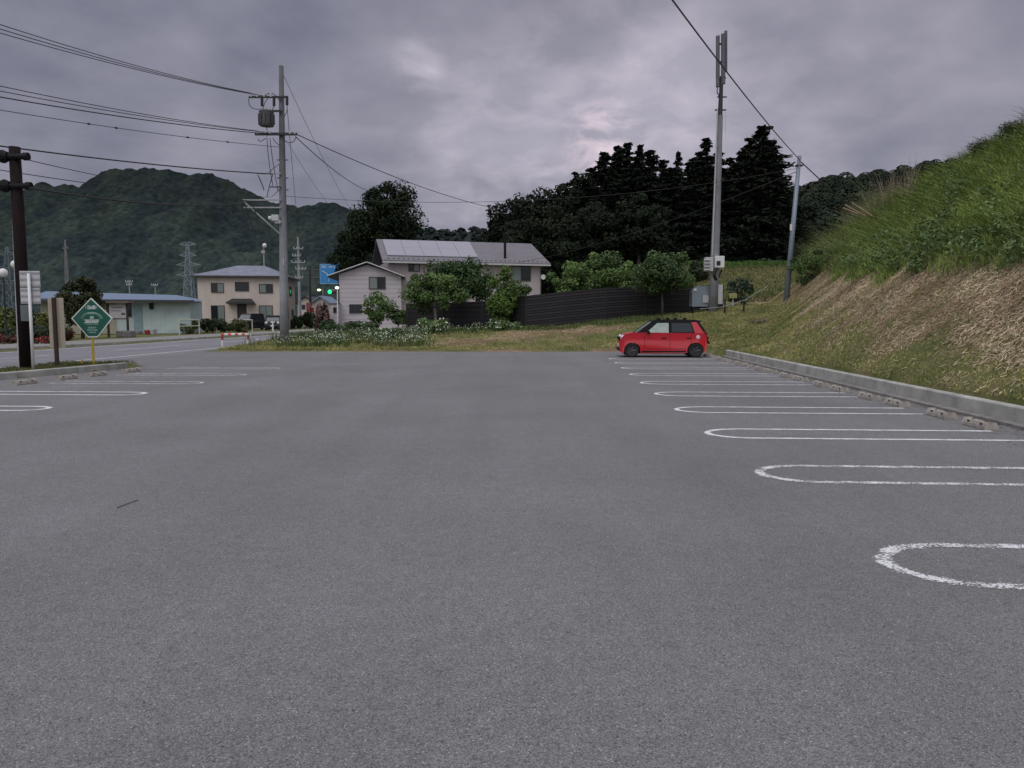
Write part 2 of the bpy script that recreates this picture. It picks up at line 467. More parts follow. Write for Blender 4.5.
# ------------------------------------------------------------------ painted lines
def stroke(b, pts, w, z=.004):
    """a painted strip along pts with the wear mask in its colour"""
    pts = [Vector(p) for p in pts]; n = len(pts); v = []; c = []
    for i, p in enumerate(pts):
        d = (pts[min(i + 1, n - 1)] - pts[max(i - 1, 0)]); d = Vector((d.x, d.y, 0)).normalized(); e = Vector((-d.y, d.x, 0))
        for t, k in ((-1, 0), (-.3, 1), (.3, 1), (1, 0)):
            q = p + e * t * w / 2; v.append((q.x, q.y, z)); c.append((k, 0, 0))
    f = []
    for i in range(n - 1):
        for k in range(3):
            a = i * 4 + k; f.append((a, a + 1, a + 5, a + 4))
    b.add(v, [f], c)
def loop(R0, R1, S, hw, m, r=None, w=.13):
    """long loop: head at R0, tails run to R1"""
    sg = 1 if R1 > R0 else -1
    pts = [LR(R1 - sg * .0, S - hw)]
    n = 14
    for i in range(12): pts.append(LR(R1 + (R0 + sg * hw * 1.4 - R1) * (i + 1) / 12, S - hw))
    for i in range(1, n):
        a = math.pi * i / n
        pts.append(LR(R0 + sg * hw * 1.4 * (1 - math.sin(a)), S - hw * math.cos(a)))
    for i in range(13): pts.append(LR(R0 + sg * hw * 1.4 + (R1 - R0 - sg * hw * 1.4) * i / 12, S + hw))
    b = MB(); stroke(b, pts, w); return tag(b.build('parking_line', m), kind='structure')
for k in range(10):
    S = 4.75 + 2.5 * k - (.15 if k == 0 else 0)
    loop(2.03 if k == 0 else 1.98, 5.75, S, .38, M_paint_near if k < 2 else M_paint, w=.2 if k < 2 else .145)
for k in range(-2, 5):
    S = 11.78 + 2.42 * k
    e0 = -8.05 - (.28 if k == 0 else 0)
    loop(e0, -11.65 + (.1 * k), S, .28, M_paint if k < 2 else M_paint_old, w=.16)
def line(pts, w, m=M_paint, name='road_marking', n=30):
    b = MB(); a, c = Vector(pts[0]), Vector(pts[1])
    stroke(b, [a.lerp(c, i / n) for i in range(n + 1)], w); return tag(b.build(name, m), kind='structure')
line([LR(-16.4, -20), LR(-16.4, 200)], .2)
line([LR(-23.2, -20), LR(-23.2, 200)], .17)
for k in range(-2, 14): line([LR(-19.9, 22.5 + 10.5 * k), LR(-19.9, 28.5 + 10.5 * k)], .16, n=8)

# ------------------------------------------------------------------ kerbs and wheel stops
def kerb_wall(pA, pB, h, th, side, name, label, foot=True):
    A = Vector(pA); Bv = Vector(pB); d = (Bv - A).normalized(); e = Vector((d.y, -d.x, 0)) * side
    Lk = (Bv - A).length; n = max(1, round(Lk / 2.0)); b = MB(); b2 = MB(); b3 = MB()
    root = thing(name, A.lerp(Bv, .5), label, 'kerb')
    prof = [(0, 0), (0, h - .02), (.02, h), (th - .02, h), (th, h - .02), (th, 0)]
    for i in range(n):
        a = A + d * (Lk * i / n + .008); c = A + d * (Lk * (i + 1) / n - .008)
        v = [tuple(q + e * p[0] + Vector((0, 0, p[1] - (.0 if p[1] else .05)))) for q in (a, c) for p in prof]
        k = len(prof)
        b.add(v, [[tuple(range(k))], [tuple(range(2 * k - 1, k - 1, -1))], [(j, (j + 1) % k, (j + 1) % k + k, j + k) for j in range(k)]])
    b.build('kerb_stones', M_conc, root, bevel=.006)
    if foot:
        prof = [(-.13, 0), (-.13, .045), (-.003, .06), (-.003, 0)]
        v = [tuple(q + e * p[0] + Vector((0, 0, p[1] - (.0 if p[1] else .05)))) for q in (A, Bv) for p in prof]
        b2.add(v, [[(0, 1, 2, 3)], [(7, 6, 5, 4)], [(j, (j + 1) % 4, (j + 1) % 4 + 4, j + 4) for j in range(4)]])
        b2.build('footing', M_conc_d, root)
    return root
kerb_wall(LR(6.3, -6), LR(6.42, 28.6), .27, .16, 1, 'concrete_kerb', 'long low concrete kerb wall at the foot of the grassy slope on the right')
kA, kB = Vector((-12.2, 17.9, 0)), Vector((-11.3, 22.0, 0)); kd = (kB - kA)
kerb_wall(kB, kA - kd * .8, .17, .15, 1, 'concrete_kerb', 'short concrete kerb with grass behind it under the green diamond sign', False)

def wheel_stop():
    root = thing('wheel_stop', (0, 0, 0), 'x', 'wheel stop', 'concrete wheel stops at the parking bays')
    b = MB(); prof = [(-.085, 0), (-.075, .05), (-.045, .10), (.045, .10), (.075, .05), (.085, 0)]
    b.prism([(p[0], p[1]) for p in prof], -.3, .3)
    b.build('block', M_stop, root, bevel=.012)
    for s in (-1, 1):
        r = MB(); r.disc((0, s * .16, .1005), .022, 'z', .004, 12); r.build('bolt_hole', M_dgrey, root)
        r = MB(); r.cbox((-.066, s * .16, .073), (.008, .05, .03)); r.build('reflector', M_rust, root)
    return root
M_stop = mat('wheel_stop_concrete', (.30, .275, .25), .9, var=.35, scale=9, bump=.7, bscale=60)
M_rust = mat('rusty_reflector', (.05, .018, .014), .7, var=.3, scale=20)
ws0 = wheel_stop(); first = True
ordw = ['second', 'third', 'fourth', 'fifth', 'sixth', 'seventh', 'eighth', 'ninth']
def put_stop(loc, rz, label):
    global first
    o = ws0 if first else copy_tree(ws0); first = False
    o.location = loc; o.rotation_euler = (0, 0, rz); o['label'] = label
for k in range(9):
    S = 8.5 + 2.5 * k
    if k == 0: continue
    for j, dS in enumerate((-.53, .53)):
        row = 'nearest' if k == 1 else ordw[k - 2]
        put_stop(LR(5.79 + random.uniform(-.03, .03), S + dS), -TH + random.uniform(-.04, .04),
                 f"{'nearer' if j == 0 else 'farther'} worn concrete wheel stop of the {row} bay along the long kerb wall")
lab = ['leftmost pale wheel stop beside the left kerb below the brown pole', 'wheel stop beside the left kerb below the beige board',
       'wheel stop on the bay end just below the green diamond sign', 'rightmost wheel stop at the end of the left kerb']
for (px, py), l in zip([(24, 384.4), (66, 379.3), (96, 376), (131, 372.2)], lab):
    g = G(px, py); put_stop(g, -TH - .1 + math.pi, l)

# ------------------------------------------------------------------ red car
def build_car(name, label, body_m, roof_m, pf, group=None, detail=True):
    """pf: dict of profile numbers; front is -x, near side is -y"""
    root = thing(name, (0, 0, 0), label, 'car', group)
    W = pf['w'] / 2; belt = pf['belt']; top = pf['top']
    fx, rx, wr = pf['fx'], pf['rx'], pf['wr']; zl = .19
    def arch(cx, r=wr + .045, n=12):
        return [(cx + r * math.cos(a), wr + r * math.sin(a)) for a in [math.pi - math.pi * i / n for i in range(n + 1)] if wr + r * math.sin(a) > zl]
    low = [(pf['x0'] + .06, zl)] + [(fx - wr - .045, zl)] + arch(fx) + [(fx + wr + .045, zl), (rx - wr - .045, zl)] + arch(rx) + [(rx + wr + .045, zl), (pf['x1'] - .1, zl)]
    rear = pf['rear']       # rear lower outline upward
    front = pf['front']     # front outline downward, from belt
    poly = low + rear + front
    # lower body: slightly bulged sides by three layers
    def layer(y, inset):
        cxm = (pf['x0'] + pf['x1']) / 2
        return [((p[0] - cxm) * (1 - inset) + cxm, y, p[1] - (inset * .25 if p[1] > .6 else 0)) for p in poly]
    n = len(poly)
    ly = [(-W + .06, .028), (-W, 0.0), (W, 0.0), (W - .06, .028)]
    ly = [(-W, .012), (-W + .05, .0), (W - .05, .0), (W, .012)]
    v = []; 
    for y, i in ly: v += layer(y, i)
    q = []
    for s in range(3):
        q += [(s * n + j, s * n + (j + 1) % n, (s + 1) * n + (j + 1) % n, (s + 1) * n + j) for j in range(n)]
    b = MB(); b.add(v, [[tuple(range(n))], [tuple(range(4 * n - 1, 3 * n - 1, -1))], q])
    body = b.build('body', body_m, root, smooth=True, bevel=.03, seg=3)
    # greenhouse
    gh = pf['gh']           # outline: bottom front, top front, top rear, bottom rear
    Wt = W - .13
    def wy(z): return W - .03 + (Wt - W + .03) * (z - belt) / (top - belt)
    def hull(pts, dy=0):
        return [(p[0], -(wy(p[1]) + dy), p[1]) for p in pts] + [(p[0], wy(p[1]) + dy, p[1]) for p in pts]
    k = len(gh)
    b = MB(); b.add(hull(gh), [[tuple(range(k))], [tuple(range(2 * k - 1, k - 1, -1))], [(j, (j + 1) % k, (j + 1) % k + k, j + k) for j in range(k)]])
    b.build('cabin', pf.get('cabm', roof_m), root, bevel=.03, seg=3)
    rf = pf['roof']; k = len(rf)
    b = MB(); b.add([(p[0], -(wy(p[1]) + .004), p[1]) for p in rf] + [(p[0], wy(p[1]) + .004, p[1]) for p in rf],
                    [[tuple(range(k))], [tuple(range(2 * k - 1, k - 1, -1))], [(j, (j + 1) % k, (j + 1) % k + k, j + k) for j in range(k)]])
    b.build('roof', roof_m, root, bevel=.02, seg=2)
    def side_panel(pts, d, m, nm, par=root):
        for s in (-1, 1):
            o = MB(); kk = len(pts)
            o.add([(p[0], s * (wy(p[1]) + dd), p[1]) for dd in (d, -.02) for p in pts],
                  [[tuple(range(kk))], [tuple(range(2 * kk - 1, kk - 1, -1))], [(j, (j + 1) % kk, (j + 1) % kk + kk, j + kk) for j in range(kk)]])
            ob = o.build(nm, m[0] if s < 0 and isinstance(m, (tuple, list)) else (m[1] if isinstance(m, (tuple, list)) else m), par)
    for pts, m in pf['win']: side_panel(pts, .006, m, 'side_window')
    for pts in pf.get('cpil', []): side_panel(pts, .008, body_m, 'rear_pillar')
    # windscreen and rear glass
    def cross(p, q, nm, m, d=.01, inset=.07):
        (xa, za), (xb, zb) = p, q
        nrm = Vector((-(zb - za), 0, xb - xa)).normalized()
        if nm == 'rear_window': nrm = Vector((zb - za, 0, -(xb - xa))).normalized(); nrm = nrm if nrm.x > 0 else -nrm
        else: nrm = nrm if nrm.x < 0 else -nrm
        o = MB(); ya, yb = wy(za) - inset, wy(zb) - inset
        v = []
        for dd in (d, -.02):
            for (x, y, z) in ((xa, -ya, za), (xb, -yb, zb), (xb, yb, zb), (xa, ya, za)): v.append((x + nrm.x * dd, y, z + nrm.z * dd))
        o.add(v, [[(0, 1, 2, 3)], [(7, 6, 5, 4)], [(0, 4, 5, 1)], [(1, 5, 6, 2)], [(2, 6, 7, 3)], [(3, 7, 4, 0)]])
        o.build(nm, m, root)
    cross(*pf['ws'], 'windscreen', pf.get('wsm', M_carglass))
    cross(*pf['rw'], 'rear_window', M_carglass)
    # wheels
    for cx in (fx, rx):
        for s in (-1, 1):
            e = bpy.data.objects.new('wheel', None); COL.objects.link(e); e.parent = root; e.location = (cx, s * (W - .1), wr)
            t = MB(); n = 28; v = []; f = []
            pr = [(-.08, wr * .66), (-.085, wr * .93), (-.06, wr), (.06, wr), (.085, wr * .93), (.08, wr * .66)]
            for i in range(n):
                a = 2 * math.pi * i / n
                for (yy, r) in pr: v.append((r * math.cos(a), yy, r * math.sin(a)))
            for i in range(n):
                for j in range(6):
                    f.append((i * 6 + j, i * 6 + (j + 1) % 6, ((i + 1) % n) * 6 + (j + 1) % 6, ((i + 1) % n) * 6 + j))
            t.add(v, [f]); to = MB(); to.V, to.Fc, to.C, to.n = t.V, t.Fc, t.C, t.n
            ob = bpy.data.objects.new('tyre', None)
            bpy.data.objects.remove(ob)
            ty = MB(); ty.add(np.array(v) + np.array([cx, s * (W - .1), wr]), [f]); ty.build('tyre', M_tyre, e, smooth=True)
            r = MB(); yo = s * .055
            r.T = Matrix.Translation((cx, s * (W - .1), wr))
            r.disc((0, -.03, 0), wr * .3, 'y', .06, 12)
            for i in range(5):
                a = 2 * math.pi * i / 5
                for da in (-.13, .13):
                    c0 = Vector((wr * .15 * math.cos(a), yo, wr * .15 * math.sin(a))); c1 = Vector((wr * .64 * math.cos(a + da), yo, wr * .64 * math.sin(a + da)))
                    r.tube([c0, c1], .014, 5)
            ring = [(wr * .65 * math.cos(2 * math.pi * i / 20), yo, wr * .65 * math.sin(2 * math.pi * i / 20)) for i in range(21)]
            r.tube(ring, .014, 5, False)
            r.disc((0, -.02 * s, 0), wr * .64, 'y', .01, 20)
            r.build('rim', M_rim, e)
    # inner arch darkness: floor pan
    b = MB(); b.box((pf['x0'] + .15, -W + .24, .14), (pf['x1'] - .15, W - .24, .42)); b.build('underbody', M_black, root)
    # front
    fxx, fz = pf['x0'], pf['lampz']
    for s in (-1, 1):
        h = MB(); h.T = Matrix.Translation((pf['lampx'], s * (W - .19), fz)) @ Matrix.Rotation(math.radians(12), 4, 'Y')
        h.sphere((0, 0, 0), .125, 12, 8, (.55, 1.15, 1)); h.build('headlight', M_lens, root, smooth=True)
        h = MB(); h.T = Matrix.Translation((pf['tailx'], s * (W - .055), pf['tailz'])) @ Matrix.Rotation(pf['taila'], 4, 'Y')
        h.cbox((0, 0, 0), (.06, .12, .34)); h.build('tail_light', M_tail if detail else M_tail, root, bevel=.015)
        mi = MB(); mi.cbox((pf['mirx'], s * (W + .07), belt + .04), (.10, .17, .12)); mi.build('wing_mirror', M_black, root, bevel=.03)
        for hx in pf['handles']:
            d = MB(); d.cbox((hx, s * (W + .012), belt - .17), (.17, .035, .035)); d.build('door_handle', M_black, root, bevel=.01)
        sk = MB(); sk.cbox(((fx + rx) / 2, s * (W - .01), .235), (rx - fx - 2 * wr - .16, .05, .05)); sk.build('side_skirt', M_black, root)
    g = MB(); g.cbox((pf['x0'] + .03, 0, fz - .02), (.05, W * 1.25, .13)); g.build('grille', M_black, root, bevel=.01)
    g = MB(); g.cbox((pf['x0'] + .012, 0, .32), (.05, W * 1.4, .14)); g.build('bumper_intake', M_black, root, bevel=.01)
    g = MB(); g.cbox((pf['x0'] + .0, 0, .45), (.02, .34, .17)); g.build('number_plate', M_yel if pf.get('yp') else M_white, root)
    return root, W, wy

pf = dict(w=1.475, belt=.93, top=1.44, x0=-1.6, x1=1.62, fx=-1.15, rx=1.2, wr=.275,
          rear=[(1.54, .22), (1.60, .38), (1.615, .56), (1.56, .93)],
          front=[(-.92, .955), (-1.10, .94), (-1.35, .895), (-1.46, .84), (-1.54, .76), (-1.585, .58), (-1.60, .40), (-1.57, .24)],
          gh=[(-.96, .93), (-.36, 1.40), (-.2, 1.435), (.6, 1.44), (1.2, 1.425), (1.29, 1.38), (1.57, .93)],
          roof=[(-.37, 1.385), (-.36, 1.42), (-.2, 1.455), (.6, 1.462), (1.2, 1.446), (1.36, 1.40), (1.36, 1.375), (1.2, 1.37)],
          win=[([(-.62, .955), (-.22, 1.33), (.20, 1.335), (.20, .955)], (M_carglass_refl, M_carglass)), ([(.31, .985), (.31, 1.335), (1.0, 1.33), (1.1, .985)], (M_carglass, M_carglass))],
          cpil=[[(1.16, .93), (1.03, 1.36), (1.22, 1.37), (1.50, .93)]],
          ws=((-.93, .955), (-.40, 1.37)), wsm=M_carglass_refl, rw=((1.56, .97), (1.32, 1.34)),
          lampx=-1.49, lampz=.75, tailx=1.57, tailz=.86, taila=math.radians(-33), mirx=-.55, handles=(.02, .93), yp=False)
car, cW, cwy = build_car('parked_car', 'small bright red hatchback with a black roof parked side-on at the far end', M_red, M_black, pf)
for s in (-1, 1):
    # door seams
    b = MB()
    for xx in (-.68, .25, 1.02):
        b.cbox((xx, s * (cW + .001), .62), (.012, .006, .56))
    b.box((-.68, s * (cW + .001) - .003, .325), (.85, s * (cW + .001) + .003, .337))
    b.build('door_seam', M_black, car)
    b = MB(); b.box((-.75, s * (cW - .012) - .006, .925), (1.12, s * (cW - .012) + .006, .940)); b.build('belt_trim', M_lens, car)
b = MB(); b.disc((1.27, -cW - .008, .80), .072, 'y', .02, 20); b.build('fuel_cap', M_lens, car)  # whitish light reflection put into the cap's colour
for xx in (-.02, .18, .62, .8):
    b = MB(); b.cbox((xx, -.52 if xx in (.18, .8) else .5, 1.49), (.13, .09, .085)); b.build('roof_rack_foot', M_black, car, bevel=.015)
b = MB(); b.box((1.30, -.56, 1.405), (1.47, .56, 1.435)); b.build('rear_spoiler', M_cdark, car, bevel=.01)
b = MB(); b.T = Matrix.Translation((1.59, 0, .74)) @ Matrix.Rotation(math.radians(-33), 4, 'Y'); b.cbox((0, 0, 0), (.05, 1.2, .5)); b.build('tailgate_panel', M_black, car, bevel=.01)
cp0 = G(664, 357.6)
car.scale = (1, 1, .955); car.location = (cp0.x, cp0.y + .72, 0.005); car.rotation_euler = (0, 0, -TH)

# two dark small cars by the beige house
pk = dict(w=1.48, belt=1.0, top=1.68, x0=-1.7, x1=1.7, fx=-1.2, rx=1.2, wr=.3,
          rear=[(1.66, .24), (1.69, .5), (1.68, 1.0)],
          front=[(-1.0, 1.02), (-1.35, .99), (-1.6, .94), (-1.68, .8), (-1.69, .4), (-1.66, .25)],
          gh=[(-1.05, 1.0), (-.6, 1.62), (-.4, 1.68), (1.4, 1.68), (1.55, 1.62), (1.68, 1.0)],
          roof=[(-.6, 1.63), (-.4, 1.70), (1.4, 1.70), (1.56, 1.63)],
          win=[([(-.75, 1.04), (-.42, 1.55), (.2, 1.57), (.2, 1.04)], M_carglass), ([(.3, 1.04), (.3, 1.57), (1.35, 1.55), (1.45, 1.04)], M_carglass)],
          ws=((-1.02, 1.03), (-.62, 1.58)), rw=((1.66, 1.05), (1.57, 1.58)), wsm=M_csil,
          lampx=-1.63, lampz=.78, tailx=1.66, tailz=.9, taila=0, mirx=-.75, handles=(.05, 1.0))
c1, _, _ = build_car('parked_car', 'dark boxy small car with a grey windscreen under the canopy of the beige house', M_cdark, M_dgrey, pk, detail=False)
c2 = build_car('parked_car', 'smaller black car between the beige house and the utility pole', M_cdark, M_black, dict(pk, belt=.92, top=1.5, gh=[(-1.0, .92), (-.5, 1.45), (-.35, 1.5), (1.3, 1.5), (1.5, 1.42), (1.68, .92)], roof=[(-.5, 1.46), (-.35, 1.52), (1.3, 1.52), (1.5, 1.45)],
      win=[([(-.65, .96), (-.35, 1.4), (.2, 1.41), (.2, .96)], M_carglass), ([(.3, .96), (.3, 1.41), (1.3, 1.4), (1.4, .96)], M_carglass)],
      ws=((-.97, .95), (-.52, 1.41)), rw=((1.66, .97), (1.52, 1.4)), rear=[(1.66, .24), (1.69, .5), (1.68, .92)], front=[(-.95, .94), (-1.35, .9), (-1.6, .85), (-1.68, .7), (-1.69, .4), (-1.66, .25)]), detail=False)[0]
g = P(250, 328, 79); c1.location = (g.x, 79, .146); c1.rotation_euler = (0, 0, math.radians(75))
g = P(274, 329, 77); c2.location = (g.x, 77, .146); c2.rotation_euler = (0, 0, math.radians(102))

# ------------------------------------------------------------------ vegetation helpers
def rand_dirs(n):
    v = rng.normal(size=(n, 3)); return v / np.linalg.norm(v, axis=1)[:, None]
def leaves(b, centres, radii, per, size, c0, c1, flat=1.0, shell=.45, fine=1.35):
    per = per * fine ** 2; size = size / fine
    """leaf quads through clumps"""
    for c, r in zip(centres, radii):
        n = int(per * rng.uniform(.7, 1.3))
        d = rand_dirs(n); rad = shell + (1 - shell) * rng.random(n) ** .6
        p = np.array(c) + d * rad[:, None] * np.array(r if hasattr(r, '__len__') else (r, r, r * flat))
        nn = d * .9 + rand_dirs(n) * .8 + np.array([0, 0, .25]); nn /= np.linalg.norm(nn, axis=1)[:, None] + 1e-6
        a = np.cross(nn, rand_dirs(n)); a /= np.linalg.norm(a, axis=1)[:, None] + 1e-6; bb = np.cross(nn, a)
        s = size * rng.uniform(.6, 1.4, n)[:, None]
        k = np.clip(rng.random() * .7 + rng.random(n) * .5 - .1, 0, 1)[:, None]
        col = np.array(c0) * (1 - k) + np.array(c1) * k
        b.quads(p, a * s * .5, bb * s * .36, col)

def crown_centres(c, r, n, jag=.2, flat_bottom=False):
    out = []
    while len(out) < n:
        d = rand_dirs(1)[0]
        if flat_bottom and d[2] < -.55: continue
        k = rng.uniform(.35, 1.0) ** .6 * rng.uniform(1 - jag, 1 + jag * .6)
        out.append(np.array(c) + d * np.array(r) * k * .82)
    return out

def broad_tree(name, base, crown_c, crown_r, label, cat='tree', n=26, per=170, size=.16, c0=(.02, .05, .012), c1=(.07, .14, .035), cl=.34,
               trunk_r=.12, trunk_m=None, leaf_m=None, group=None, jag=.25):
    root = thing(name, base, label, cat, group)
    base = Vector(base); cc = Vector(crown_c)
    cs = crown_centres(crown_c, crown_r, n, jag)
    t = MB(); hub = base.lerp(cc, .55)
    t.tube([base - Vector((0, 0, .15)), base.lerp(hub, .5) + Vector((rng.uniform(-.05, .05), 0, 0)), hub, cc], [trunk_r * 1.25, trunk_r, trunk_r * .8, trunk_r * .3], 8)
    for c in cs[:min(len(cs), 12)]:
        v = Vector(c); s = hub.lerp(cc, rng.uniform(0, .6))
        t.tube([s, s.lerp(v, .5) + Vector((0, 0, .08 * crown_r[2])), v], [trunk_r * .42, trunk_r * .26, trunk_r * .1], 5)
    t.build('trunk', trunk_m or M_trunk, root, smooth=True)
    b = MB(); rm = (crown_r[0] + crown_r[2]) / 2
    leaves(b, cs, [np.array([1, 1, .8]) * rm * cl * rng.uniform(.5, 1.35) for _ in cs], per, size, c0, c1)
    b.build('crown', leaf_m or M_leaf, root)
    return root

def cedar_meshes(h, w, seed, lean=.0, cyl=.7, n_whorl=34):
    r = np.random.default_rng(seed)
    t = MB(); t.tube([(0, 0, -.5), (0, 0, h * .5), (0, 0, h * .97)], [h * .016, h * .01, .03], 6)
    b = MB(); P_, A_, B_, C_ = [], [], [], []
    for i in range(n_whorl):
        f = i / (n_whorl - 1); z = h * (.10 + .9 * f)
        rad = w * (1 - f) ** cyl * r.uniform(.8, 1.15) + .22
        nb = int(5 + 6 * (1 - f))
        for k in range(nb):
            a = r.uniform(0, 2 * math.pi); L_ = rad * r.uniform(.5, 1.25)
            m = int(40 + 80 * L_ / w)
            s = r.random(m) ** .7
            droop = -.25 * s * L_ + .12 * s * s * L_
            px_ = np.cos(a) * s * L_; py_ = np.sin(a) * s * L_
            zj = r.normal() * h * .02 * (1 - f * .5)
            pt = np.stack([px_, py_, np.minimum(z + zj, h * .99) + droop], 1) + r.normal(size=(m, 3)) * np.array([.28, .28, .2]) * (.12 + L_ * .33)
            d = r.normal(size=(m, 3)) * .8 + np.array([np.cos(a), np.sin(a), -.35]); d /= np.linalg.norm(d, axis=1)[:, None]
            e = np.cross(d, r.normal(size=(m, 3))); e /= np.linalg.norm(e, axis=1)[:, None] + 1e-6
            sz = r.uniform(.14, .5, m)[:, None]
            P_.append(pt); A_.append(d * sz * .62); B_.append(e * sz * .22)
            q = np.clip(r.random() * .7 + r.random(m) * .4, 0, 1)[:, None]
            C_.append(np.array([.007, .010, .008]) * (1 - q) + np.array([.019, .026, .018]) * q)
    b.quads(np.concatenate(P_), np.concatenate(A_), np.concatenate(B_), np.concatenate(C_))
    return t, b

# ------------------------------------------------------------------ forested hills
M_hill = mat('hazy_forest', (.92, .95, .88), .9, vcol=True, var=.5, scale=.16, stretch=(1, .5, 1), spec=.05)
M_hill2 = mat('hazy_trees', (1, 1, 1), .9, vcol=True, var=.1, scale=.05, spec=.05)
def forest_hill(name, sky, Yr, Yf, depth, nxr, ncrown, csize, c0, c1, rough_amp, per=10, spur=.0, xpad=1.25, leafs=.5, label=None, clump=.38, hz=False):
    """hill whose crest stands Yr away; the wood on it is one mass of crowns"""
    pxs = np.array([p[0] for p in sky], float); zs = np.array([P(p[0], p[1], Yr).z for p in sky])
    x0, x1 = (pxs[0] - CX) / F * Yr, (pxs[-1] - CX) / F * Yr
    pts = (pxs - CX) / F * Yr
    def h(x, y):
        ridge = np.interp(x * Yr / np.maximum(y, Yr * .5) ** 1 * 1.0 if False else x, pts, zs)
        t = (y - Yf) / (Yr - Yf)
        up = np.clip(t, 0, 1) ** 1.15
        dn = 1 - np.clip((y - Yr) / depth, 0, 1) ** 1.5 * .8
        z = ridge * np.where(t < 1, up, dn)
        sp_ = (fbm(x / (Yr * .09) + 3, y / (Yr * .25)) - .5) * spur * ridge * np.sin(np.pi * np.clip(t, 0, 1))
        return z + sp_
    if hz: nxr = 520
    gx = np.linspace(x0, x1, nxr); gy = np.linspace(Yf, Yr + depth, int(nxr * .8))
    Xh, Yh = np.meshgrid(gx, gy); Zh = h(Xh, Yh) - .4 + (fbm(Xh / (Yr * .01), Yh / (Yr * .01)) - .5) * rough_amp
    i = np.arange(Xh.size).reshape(Xh.shape)
    f = np.stack([i[:-1, :-1], i[:-1, 1:], i[1:, 1:], i[1:, :-1]], -1).reshape(-1, 4)
    k = fbm(Xh / (Yr * .02), Yh / (Yr * .03)).reshape(-1, 1)
    cm = np.array(c0) * (1 - k) + np.array(c1) * k * .8
    if hz:
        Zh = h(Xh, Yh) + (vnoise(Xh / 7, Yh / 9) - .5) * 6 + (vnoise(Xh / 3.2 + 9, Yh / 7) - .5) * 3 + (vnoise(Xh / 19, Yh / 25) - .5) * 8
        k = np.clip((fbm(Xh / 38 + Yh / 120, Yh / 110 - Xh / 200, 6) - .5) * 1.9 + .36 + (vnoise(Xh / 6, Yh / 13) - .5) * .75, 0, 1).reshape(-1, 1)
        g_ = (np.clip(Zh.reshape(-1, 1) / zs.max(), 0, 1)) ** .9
        cm = (np.array(c0) * (1 - k) + np.array(c1) * k) * (1.15 - .62 * g_)  # haze painted into the colour: paler foot, darker crest
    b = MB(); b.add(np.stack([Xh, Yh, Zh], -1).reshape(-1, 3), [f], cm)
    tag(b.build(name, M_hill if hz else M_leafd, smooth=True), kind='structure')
    if hz: return
    # crowns
    n = ncrown; x = rng.uniform(x0, x1, n); y = Yf + (Yr + depth * .15 - Yf) * rng.random(n) ** .75
    if hz: y = Yr + rng.uniform(-60, 40, n)
    z = h(x, y); cs = csize * rng.uniform(.6, 1.35, n)
    vari = np.clip(fbm(x / (Yr * .03) + 40, y / (Yr * .05)) * 1.5 - .25 + rng.normal(size=n) * .14, 0, 1)
    m = n * per
    ci = np.repeat(np.arange(n), per)
    d = rand_dirs(m); d[:, 2] = np.abs(d[:, 2]) * 1.1 - .1
    p = np.stack([x[ci], y[ci], z[ci] + cs[ci] * (.05 if hz else .3)], 1) + d * cs[ci][:, None] * .55
    nn = d + rand_dirs(m) * (.25 if hz else .5) + (np.array([0, -.5, 1.2]) if hz else np.array([0, 0, .35])); nn /= np.linalg.norm(nn, axis=1)[:, None] + 1e-6
    a = np.cross(nn, rand_dirs(m)); a /= np.linalg.norm(a, axis=1)[:, None] + 1e-6; e = np.cross(nn, a)
    s = (cs[ci] * clump * rng.uniform(.6, 1.3, m))[:, None]
    q = np.clip(vari[ci] + rng.normal(size=m) * .12 + d[:, 2] * .1, 0, 1)[:, None]
    cc_ = np.array(c0) * (1 - q) + np.array(c1) * q
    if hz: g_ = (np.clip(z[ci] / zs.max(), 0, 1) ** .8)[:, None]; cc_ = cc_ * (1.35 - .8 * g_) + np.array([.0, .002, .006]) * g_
    b = MB(); b.quads(p, a * s, e * s * .8, cc_)
    tag(b.build('forest', M_leafd), label, 'forest', kind='stuff')

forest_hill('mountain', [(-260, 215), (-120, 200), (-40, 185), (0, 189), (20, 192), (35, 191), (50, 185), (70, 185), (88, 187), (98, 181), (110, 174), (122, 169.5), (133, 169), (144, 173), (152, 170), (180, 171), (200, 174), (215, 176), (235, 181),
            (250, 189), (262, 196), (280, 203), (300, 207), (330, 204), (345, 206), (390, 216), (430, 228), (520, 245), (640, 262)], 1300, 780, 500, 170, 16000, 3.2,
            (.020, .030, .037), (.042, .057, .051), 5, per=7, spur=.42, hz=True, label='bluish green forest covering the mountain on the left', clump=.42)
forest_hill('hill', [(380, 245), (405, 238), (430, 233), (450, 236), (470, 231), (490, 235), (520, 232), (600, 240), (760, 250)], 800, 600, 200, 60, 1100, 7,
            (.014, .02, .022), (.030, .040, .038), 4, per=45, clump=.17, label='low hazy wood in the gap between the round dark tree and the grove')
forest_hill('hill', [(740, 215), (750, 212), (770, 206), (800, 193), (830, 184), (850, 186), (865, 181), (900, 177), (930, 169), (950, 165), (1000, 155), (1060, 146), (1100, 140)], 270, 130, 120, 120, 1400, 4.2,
            (.010, .016, .013), (.040, .052, .032), 2, per=170, spur=.15, label='dark green wood on the hill right behind the grassy embankment', clump=.08)

